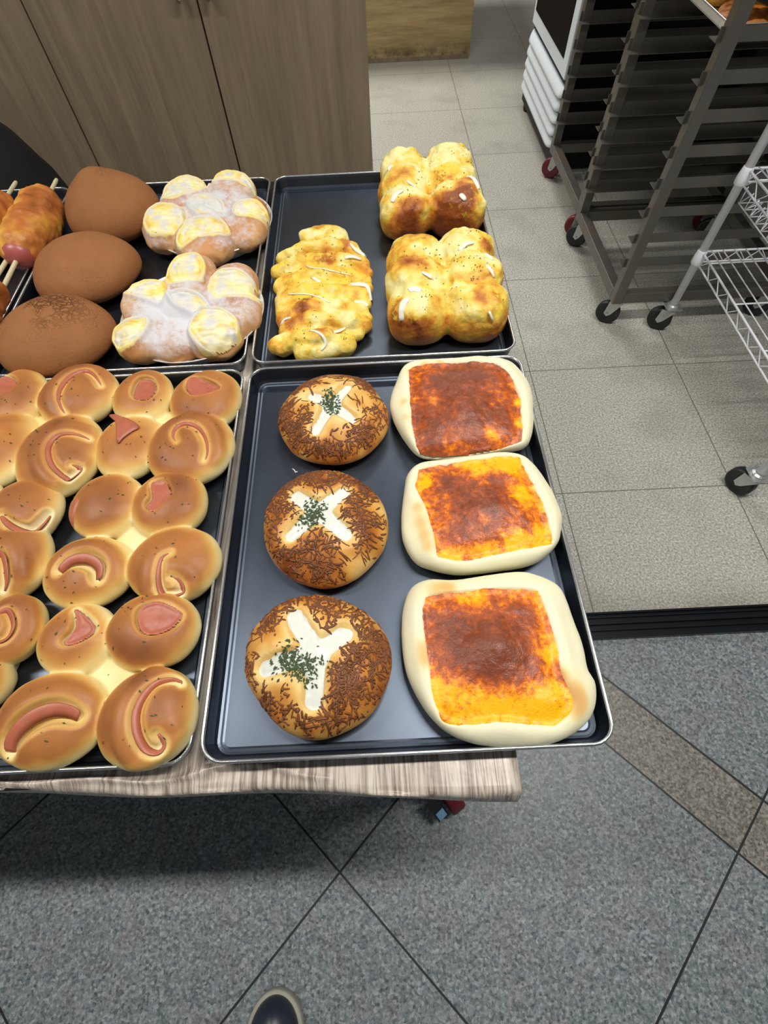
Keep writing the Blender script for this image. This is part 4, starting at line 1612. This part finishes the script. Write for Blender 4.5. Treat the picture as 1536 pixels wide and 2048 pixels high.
    for pk in B['pockets']:
        pl = pk['poly']
        cen = pl.mean(0)
        Pk, Fk, sk = patch(bv, cen + (pl - cen) * 1.03, 0.0016, edge=0.002, h=0.0015, margin=0.0005, smooth_it=2,
                           extra=lambda P, s_: 0.0016 * fbm(P, 60, bi) + 0.002 * np.exp(-(s_ / 0.003) ** 2))
        mesh_obj('ham', Pk, Fk, M['ham'], t_)
    for sk0 in B.get('skins', []):
        pl = np.array([at(x, y, TZ + 0.030)[:2] for x, y in sk0])
        Pk, Fk, sk = patch(bv, pl, 0.0018, edge=0.002, h=0.0014, rnd=0.001)
        mesh_obj('ham', Pk, Fk, M['ham'], t_)
    for fl in B['flags']:
        pl = np.array([at(x, y, TZ + 0.046)[:2] for x, y in fl])
        d_ = catmull(pl, 5)
        c2 = d_.mean(0)
        mb = MB()
        L = []
        for zo in (0.0, 0.0016):
            L.append([(x, y, TZ + 0.0445 + zo + 0.004 * math.sin((x - c2[0]) * 160) + (y - c2[1]) * 0.12) for x, y in c2 + (d_ - c2) * 1.0])
        # filled sheet with rings
        Vv = []
        nn = len(d_)
        for zo in (0.0, 0.0015):
            for s_ in (1.0, 0.66, 0.33, 0.03):
                for x, y in c2 + (d_ - c2) * s_:
                    h = bv.ray_cast(Vector((x, y, 1.3)), Vector((0, 0, -1)))
                    zz = max(TZ + 0.030, (h[0].z if h[0] is not None else 0)) + 0.0012
                    Vv.append((x, y, zz + zo))
        Ff = []
        for s_ in range(2):
            o0 = s_ * 4 * nn
            for k in range(3):
                for i in range(nn):
                    j = (i + 1) % nn
                    Ff.append((o0 + k * nn + i, o0 + k * nn + j, o0 + (k + 1) * nn + j, o0 + (k + 1) * nn + i))
            Ff.append(tuple(o0 + 3 * nn + i for i in range(nn)))
        for i in range(nn):
            j = (i + 1) % nn
            Ff.append((i, j, 4 * nn + j, 4 * nn + i))
        mesh_obj('ham', Vv, Ff, M['ham'], t_)
    flakes(bv, [tuple(c[:2]) for c, r in geo], 60, 0.0030, 0.022, 'herbs', M['herb'], t_, seed=bi + 30)

# ---- flower breads in foil dishes
FL = lambda L: [(x / 2.743, 280 + y / 2.743) for x, y in L]
FLOW = [
    dict(lab='sugar-dusted custard flower bread in foil, nearest the ham rolls', cen=(-0.112, 0.664), fr=0.1135,
         lobes=[(385, 552, 50, 42, .058), (474, 572, 50, 46, .056), (488, 628, 46, 44, .050), (436, 672, 56, 46, .056), (345, 690, 46, 42, .050), (279, 680, 58, 46, .056), (290, 610, 54, 42, .056), (375, 616, 60, 44, .058)],
         cust=[FL([(930, 700), (1000, 650), (1075, 650), (1110, 710), (1080, 775), (970, 790), (925, 760)]),
               FL([(700, 820), (760, 775), (880, 770), (915, 850), (870, 890), (720, 850)]),
               FL([(1180, 775), (1300, 740), (1395, 775), (1430, 820), (1380, 850), (1190, 850)]),
               FL([(1065, 1010), (1150, 950), (1265, 975), (1275, 1050), (1225, 1105), (1120, 1110), (1060, 1060)]),
               FL([(615, 1060), (680, 1025), (795, 1005), (790, 1060), (720, 1105), (640, 1110)]),
               FL([(960, 870), (1060, 865), (1125, 900), (1090, 940), (985, 915)])], wc=(355, 622)),
    dict(lab='sugar-dusted custard flower bread in foil, at the back edge of the tray', cen=(-0.113, 0.925), fr=0.109,
         lobes=[(366, 398, 46, 40, .056), (465, 388, 50, 44, .058), (500, 446, 46, 48, .054), (412, 484, 62, 46, .056), (322, 452, 44, 44, .054), (408, 425, 48, 40, .056)],
         cust=[FL([(892, 290), (960, 235), (1075, 215), (1130, 255), (1060, 300), (935, 325)]),
               FL([(1190, 245), (1250, 190), (1380, 225), (1395, 258), (1300, 245), (1225, 240)]),
               FL([(1305, 370), (1400, 345), (1455, 380), (1445, 418), (1315, 418)]),
               FL([(985, 520), (1050, 460), (1180, 450), (1235, 490), (1200, 518), (1060, 545), (995, 565)]),
               FL([(805, 430), (860, 378), (975, 378), (1005, 420), (955, 475), (835, 495)]),
               FL([(1045, 355), (1130, 325), (1205, 350), (1190, 390), (1100, 405)])], wc=(420, 415)),
]
for bi, B in enumerate(FLOW):
    geo = [lobe_geo(l) for l in B['lobes']]
    bc = B['cen']
    geo = [((bc[0] + (c[0] - bc[0]) * 0.90, bc[1] + 0.003 + (c[1] - bc[1]) * 0.88, c[2] + 0.002), (r[0] * 0.97, r[1] * 0.97, r[2])) for c, r in geo]

    def sdf(P):
        d = None
        for c, r in geo:
            e = sd_sup(P, c, (r[0] * 1.00, r[1] * 1.00, r[2] * 0.97), 2.2)
            d = e if d is None else smin(d, e, 0.0025)
        e = sd_sup(P, (B['cen'][0], B['cen'][1], TZ + 0.014), (B['fr'] * 0.82, B['fr'] * 0.78, 0.026), 2.4)
        d = smin(d, e, 0.008)
        d = d + 0.0030 * fbm(P, 40, bi + 11)
        return smax(d, TZ + 0.003 - P[..., 2], 0.003)
    cs = np.array([c for c, r in geo])
    rs = np.array([r for c, r in geo])
    lo, hi = (cs - rs).min(0) - 0.008, (cs + rs).max(0) + 0.01
    lo[2] = TZ - 0.002
    V, F = surf(sdf, lo, hi, 0.0023)
    wc = at(*B['wc'], TZ + 0.05)[:2]
    cpl = []
    for cu in B['cust']:
        pl = np.array([at(x, y, TZ + 0.052)[:2] for x, y in cu])
        pl = pl.mean(0) + (pl - pl.mean(0)) * 1.06
        cpl.append(catmull(pl, 4))
        s2 = poly_sd(V[:, :2], cpl[-1])
        up_ = sstep(V[:, 2], TZ + 0.022, TZ + 0.036)
        V[:, 2] += up_ * (0.0050 * np.exp(-((s2 + 0.0035) / 0.0038) ** 2) - 0.0045 * sstep(s2, -0.001, 0.004))
    zr = sstep(V[:, 2], TZ + 0.012, TZ + 0.050)
    q = np.sqrt(((V[:, :2] - wc) ** 2).sum(1))
    white = sstep(V[:, 2], TZ + 0.016, TZ + 0.044) * (0.80 - 0.48 * sstep(q, 0.02, 0.10)) + 0.6 * fbm(V, 30, bi) * sstep(V[:, 2], TZ + 0.01, TZ + 0.03)
    br = 0.30 + 0.35 * zr + 0.4 * fbm(V, 20, bi)
    ring = 0 * br
    for pl in cpl:
        s2 = poly_sd(V[:, :2], pl)
        ring = np.maximum(ring, np.exp(-((s2 + 0.002) / 0.0048) ** 2))
    ring = ring * sstep(V[:, 2], TZ + 0.02, TZ + 0.034)
    t_ = thing('flower_bread', B['lab'], 'bread', (B['cen'][0], B['cen'][1], TZ + 0.001), 'sugar-dusted flower breads')
    mesh_obj('dough', V, F, M['flower_dough'], t_, col=np.stack([br, np.clip(white, 0.02, 1), np.clip(0.02 + 0.85 * ring, 0, 1)], -1))
    bv = bvh_of(V, F)
    for ci, cu in enumerate(B['cust']):
        pl = np.array([at(x, y, TZ + 0.052)[:2] for x, y in cu])
        c2 = pl.mean(0)
        pl = c2 + (pl - c2) * 1.08
        ang = RNG.random() * 0.8 - 0.4

        def extra(P, s_):
            u = (P[..., 0] - c2[0]) * math.sin(ang) + (P[..., 1] - c2[1]) * math.cos(ang)
            w_ = 0.0013 * np.sin(u * 520 + 2.5 * fbm(P, 50, ci + bi) * 3) + 0.0012 * fbm(P, 90, ci)
            return w_ * sstep(s_, 0, 0.005) + 0.0018 * np.exp(-((s_ - 0.0045) / 0.0028) ** 2) * (s_ > -0.0005)
        Pk, Fk, sk = patch(bv, pl, 0.0028, edge=0.005, h=0.0014, rnd=0.0025, nsc=70, extra=extra, smooth_it=2, seed=ci)
        rr_ = 0.36 + 0.7 * fbm(Pk, 70, ci + 3) + 0.35 * np.exp(-((sk - 0.003) / 0.003) ** 2)
        wh = 0.42 + 0.8 * fbm(Pk, 60, ci + 8) + 0.25 * (1 - sstep(np.sqrt(((Pk[:, :2] - wc) ** 2).sum(1)), 0.02, 0.08))
        mesh_obj('custard', Pk, Fk, M['custard'], t_, col=np.stack([rr_, np.clip(wh, 0.02, 1), 0 * rr_], -1))
    # foil dish
    fo_ = MB()
    n = 160
    L = []
    for r, z in ((0.78, 0.0), (0.85, 0.001), (0.965, 0.0215), (1.0, 0.0240), (1.008, 0.0230), (1.0, 0.0220), (0.958, 0.0185), (0.855, 0.0003), (0.78, -0.0004)):
        row = []
        for k in range(n):
            a = 2 * math.pi * k / n
            w_ = 1 + (0.005 * math.sin(k * 2.1) if 0.95 < r < 0.99 else 0)
            row.append((B['cen'][0] + 0.007 + (B['fr'] + 0.001) * r * w_ * math.cos(a), B['cen'][1] - 0.0045 + (B['fr'] + 0.001) * r * w_ * math.sin(a), TZ + 0.001 + z))
        L.append(row)
    fo_.loops(L)
    fo_.obj('foil_dish', M['foil'], t_, smooth=False)

# ---- pull-apart cheese breads and the braided cheese bread
def cheese_finish(name, V, F, lab, group, cen, brownfn, mayo, seed, nflake, side_lo, side_hi, yel=0.0):
    top = sstep(V[:, 2], side_lo, side_hi)
    br = brownfn(V, top)
    t_ = thing(name, lab, 'bread', (cen[0], cen[1], TZ), group)
    yl = top * (0.30 + yel) + 0.45 * fbm(V, 24, seed + 6)
    mesh_obj('crust', V, F, M['cheese_dough'], t_, col=np.stack([br, 0 * br, np.clip(yl, 0, 1)], -1))
    bv = bvh_of(V, F)
    for i, (pts, r) in enumerate(mayo):
        mb = draped(bv, [at(x, y, side_hi + 0.004)[:2] for x, y in pts], r, flat=0.42, n=8)
        if mb is not None:
            mb.obj('mayonnaise', M['mayo'], t_, smooth=True)
    c_ = V[V[:, 2] > side_hi - 0.004]
    rr = random.Random(seed)
    cl = [tuple(c_[rr.randrange(len(c_))][:2]) for _ in range(40)]
    flakes(bv, cl, nflake, 0.0026, 0.008, 'herbs', M['herb'], t_, seed=seed)
    return t_


P2 = lambda L: [(500 + x / 2.743, 280 + y / 2.743) for x, y in L]
# braided
Ls = [(551, 510), (540, 536), (545, 566), (549, 596), (550, 628), (556, 656), (548, 688)]
Rs = [(716, 492), (738, 522), (742, 552), (738, 584), (736, 612), (742, 640), (700, 678)]
def sdf(P):
    c = at(640, 590, TZ + 0.025)
    d = sd_ell(P, (c[0], c[1] + 0.006, TZ + 0.012), (0.076, 0.138, 0.028))
    for i, (l, r) in enumerate(zip(Ls, Rs)):
        a = at(*l, TZ + 0.026)
        b = at(*r, TZ + 0.026)
        m1 = a * 0.66 + b * 0.34
        m2 = a * 0.33 + b * 0.67
        pts = [(a[0] + 0.012, a[1], TZ + 0.017), (m1[0], m1[1] + 0.004, TZ + 0.030), (m2[0], m2[1] - 0.002, TZ + 0.031), (b[0] - 0.012, b[1], TZ + 0.017)]
        e = sd_chain(P, pts, [0.0135, 0.0145, 0.0145, 0.0135])
        d = smin(d, e, 0.0035)
        # returning strand ends
        if i < len(Ls) - 1:
            b2 = at(*Rs[i + 1], TZ + 0.022)
            e = sd_chain(P, [(b[0] - 0.012, b[1], TZ + 0.018), ((b[0] + b2[0]) / 2 - 0.004, (b[1] + b2[1]) / 2, TZ + 0.014), (b2[0] - 0.02, b2[1], TZ + 0.015)], 0.009)
            d = smin(d, e, 0.003)
    tp = at(655, 458, TZ + 0.02)
    e = sd_sup(P, (tp[0] - 0.004, tp[1] - 0.036, TZ + 0.018), (0.044, 0.036, 0.024), 2.2)
    d = smin(d, e, 0.006)
    for a, b in (((545, 690), (640, 660)), ((600, 708), (690, 690))):
        a, b = at(*a, TZ + 0.022), at(*b, TZ + 0.022)
        d = smin(d, sd_chain(P, [(a[0] + 0.006, a[1] + 0.006, TZ + 0.016), (b[0], b[1], TZ + 0.020)], [0.0155, 0.016]), 0.003)
    d = d + (0.0085 * fbm(P, 34, 3) + 0.0012 * fbm(P, 110, 4, 2)) * sstep(P[..., 2], TZ + 0.010, TZ + 0.035)
    return smax(d, TZ + 0.0005 - P[..., 2], 0.002)


V, F = surf(sdf, (-0.01, 0.53, TZ - 0.004), (0.225, 0.90, TZ + 0.065), 0.0022)
def bf(V, top):
    c = at(600, 620, TZ + 0.04)[:2]
    q = ((V[:, :2] - c) ** 2).sum(1)
    return 0.44 - 0.10 * top + 0.30 * np.exp(-q / 0.05 ** 2) + 1.0 * fbm(V, 30, 5) * (0.3 + 0.7 * top) - 0.08
cheese_finish('braided_bread', V, F, 'braided bread covered in yellow cheese lying in the back right tray', None, (0.105, 0.71), bf,
              [([(700, 481), (722, 492), (738, 497)], .0036), ([(690, 520), (705, 514), (722, 512)], .0050), ([(700, 560), (722, 556), (738, 562), (740, 580)], .0052), ([(708, 592), (725, 590), (734, 596)], .0050),
               ([(545, 640), (565, 628), (580, 632)], .0036), ([(660, 655), (690, 648)], .0032), ([(625, 560), (642, 566)], .0034), ([(575, 585), (620, 590), (660, 610)], .0016), ([(610, 528), (650, 545), (700, 548)], .0014),
               ([(640, 690), (650, 680), (620, 668)], .0026)], 71, 150, TZ + 0.008, TZ + 0.034, 0.12)


def pull_apart(lab, lobes, seed, brown_spots, mayo, base, cols):
    geo = []
    for x, y, rx, ry, h in lobes:
        geo.append(((x, y, TZ + h * 0.46), (rx, ry, h * 0.55)))

    def sdf(P):
        d = None
        for c, r in geo:
            e = sd_sup(P, c, (r[0] * 1.05, r[1] * 1.0, r[2]), 2.5)
            d = e if d is None else smin(d, e, 0.008)
        d = d + (0.0085 * fbm(P, 32, seed) + 0.0014 * fbm(P, 100, seed, 2)) * sstep(P[..., 2], TZ + 0.025, TZ + 0.06) + 0.0018 * fbm(P, 25, seed + 3)
        return smax(d, TZ + 0.0005 - P[..., 2], 0.004)
    cs = np.array([c for c, r in geo])
    rs = np.array([r for c, r in geo])
    lo, hi = (cs - rs).min(0) - 0.008, (cs + rs).max(0) + 0.012
    lo[2] = TZ - 0.004
    V, F = surf(sdf, lo, hi, 0.0022)

    def bf(V, top):
        b = base + 0.22 * (1 - top) + 1.05 * fbm(V, 26, seed + 1) * (0.25 + 0.75 * top) - 0.05
        for px, py, r, s_ in brown_spots:
            c = at(px, py, TZ + 0.07)[:2]
            b = b + s_ * np.exp(-((V[:, :2] - c) ** 2).sum(1) / r ** 2)
        return b
    return cheese_finish('pull_apart_bread', V, F, lab, 'six-lobed cheese pull-apart breads', cs.mean(0), bf, mayo, seed, 150, TZ + 0.030, TZ + 0.062)


pull_apart('six-lobed cheese pull-apart bread nearest the square breads, evenly yellow',
           [(0.257, 0.612, 0.046, 0.043, .074), (0.345, 0.612, 0.047, 0.044, .074), (0.257, 0.674, 0.046, 0.043, .080), (0.346, 0.675, 0.047, 0.043, .082), (0.260, 0.735, 0.045, 0.044, .080), (0.343, 0.737, 0.045, 0.044, .084)],
           81, [(960, 590, .022, .4), (840, 620, .016, .25), (990, 605, .016, .3), (800, 520, .014, .2)],
           [(P2([(830, 950), (840, 910), (870, 890)]), .0060), (P2([(870, 845), (905, 835), (935, 850)]), .0070), (P2([(1140, 640), (1180, 622), (1220, 615)]), .0045), (P2([(1230, 960), (1280, 985), (1300, 1000)]), .0050),
            (P2([(1310, 935), (1370, 945), (1400, 965)]), .0042), (P2([(1000, 950), (1040, 985), (1050, 1010)]), .0034), (P2([(1290, 730), (1340, 760)]), .0034), (P2([(1280, 660), (1330, 690)]), .0032), (P2([(940, 770), (1000, 780)]), .0036)],
           0.36, 0)
pull_apart('six-lobed cheese pull-apart bread at the back corner, browned across its near lobes',
           [(0.255, 0.895, 0.046, 0.044, .074), (0.348, 0.895, 0.050, 0.046, .080), (0.255, 0.955, 0.046, 0.043, .080), (0.345, 0.960, 0.048, 0.043, .084), (0.260, 1.014, 0.044, 0.044, .082), (0.345, 1.014, 0.045, 0.044, .088)],
           91, [(820, 415, .022, .55), (900, 405, .030, .75), (940, 425, .028, .6), (860, 440, .03, .4), (930, 395, .02, .4)],
           [(P2([(780, 345), (800, 320), (840, 310)]), .0060), (P2([(1185, 240), (1220, 255), (1250, 290)]), .0060), (P2([(1150, 330), (1180, 345)]), .0060), (P2([(1100, 370), (1125, 385)]), .0060), (P2([(860, 385), (930, 392), (1010, 410)]), .0030),
            (P2([(860, 250), (910, 270)]), .0030), (P2([(760, 200), (780, 170)]), .0034)],
           0.34, 0)

# ---- sausage rolls on sticks
def skewer(lab, cx, cy, ang, L, r, seed, yel, stick, sausage_end=True):
    zc = TZ + r * 1.02
    dx_, dy_ = math.cos(ang), math.sin(ang)

    def sdf(P):
        u = (P[..., 0] - cx) * dx_ + (P[..., 1] - cy) * dy_
        v = -(P[..., 0] - cx) * dy_ + (P[..., 1] - cy) * dx_
        h = np.abs(u) - L / 2 + r * 0.5
        rr_ = r * (1 - 0.16 * (u / (L / 2)) ** 2) * (1 + 0.022 * np.sin(u * 2 * math.pi / 0.026 + v * 40 + 4 * fbm(P, 18, seed)))
        rad = np.sqrt(v ** 2 + (P[..., 2] - zc) ** 2)
        d = np.where(h > 0, np.sqrt(np.maximum(h, 0) ** 2 + rad ** 2), rad) - rr_
        return d + 0.0055 * fbm(P, 42, seed)
    V, F = surf(sdf, (cx - L * 0.5 - 0.04, cy - L / 2 - 0.02, TZ - 0.003), (cx + L * 0.5 + 0.02, cy + L / 2 + 0.02, zc + r + 0.012), 0.0024)
    u = (V[:, 0] - cx) * dx_ + (V[:, 1] - cy) * dy_
    v = -(V[:, 0] - cx) * dy_ + (V[:, 1] - cy) * dx_
    br = 0.74 + 0.5 * fbm(V, 30, seed) - yel * sstep(v, -0.004, 0.03) - 0.1
    t_ = thing('sausage_roll_skewer', lab, 'bread', (cx, cy, TZ), 'sausage rolls on wooden sticks')
    mesh_obj('wrap', V, F, M['croissant'], t_, col=np.stack([br, 0 * br, 0 * br], -1))
    for s_ in (-1, 1):
        e = L / 2 + (0.004 if s_ < 0 else -0.004)
        c = np.array([cx + dx_ * e * s_, cy + dy_ * e * s_, zc])
        sg = MB()
        a = c - np.array([dx_, dy_, 0]) * s_ * 0.03
        pts = [a, c - np.array([dx_, dy_, 0]) * s_ * 0.010, c, c + np.array([dx_, dy_, 0]) * s_ * 0.008, c + np.array([dx_, dy_, 0]) * s_ * 0.012]
        sg.tube(pts, r * 0.66, 20, radii=[r * 0.66, r * 0.66, r * 0.60, r * 0.42, r * 0.12])
        sg.obj('sausage', M['sausage'], t_, smooth=True)
    sk_ = MB()
    p0 = np.array([cx - dx_ * (L / 2 + stick[0]), cy - dy_ * (L / 2 + stick[0]), zc])
    p1 = np.array([cx + dx_ * (L / 2 + stick[1]), cy + dy_ * (L / 2 + stick[1]), zc])
    dv = (p1 - p0) / np.linalg.norm(p1 - p0)
    sk_.tube([p0, p0 + dv * 0.002, p0 + dv * 0.01, p1 - dv * 0.01, p1 - dv * 0.002, p1], 0.0036, 10, radii=[0.002, 0.0032, 0.0038, 0.0038, 0.0032, 0.002])
    sk_.obj('stick', M['stick'], t_, smooth=True)


skewer('brown wrapped sausage roll on a stick beside the cocoa buns', -0.430, 0.900, math.radians(92), 0.180, 0.040, 5, 0.40, (0.085, 0.080))
skewer('yellow cheese-covered sausage roll on a stick at the left picture edge, behind', -0.520, 0.905, math.radians(90), 0.175, 0.038, 15, 0.1, (0.04, 0.080))
skewer('sausage roll on a stick at the left picture edge, nearest the ham rolls', -0.452, 0.652, math.radians(88), 0.160, 0.038, 25, 0.6, (0.03, 0.085))

# ---- a stray shred of cheese on the tray
a = at(590, 941, TZ)
cr = MB().tube([(a[0] - 0.003, a[1] + 0.002, TZ + 0.0012), (a[0], a[1] - 0.001, TZ + 0.0014), (a[0] + 0.001, a[1] - 0.004, TZ + 0.0012), (a[0] + 0.004, a[1] - 0.003, TZ + 0.0012)], 0.0009, 6)
tag(cr.obj('cheese_shred', M['cream'], smooth=True), 'tiny pale cheese shred on the tray beside the middle cross-cut bun', 'cheese shred')
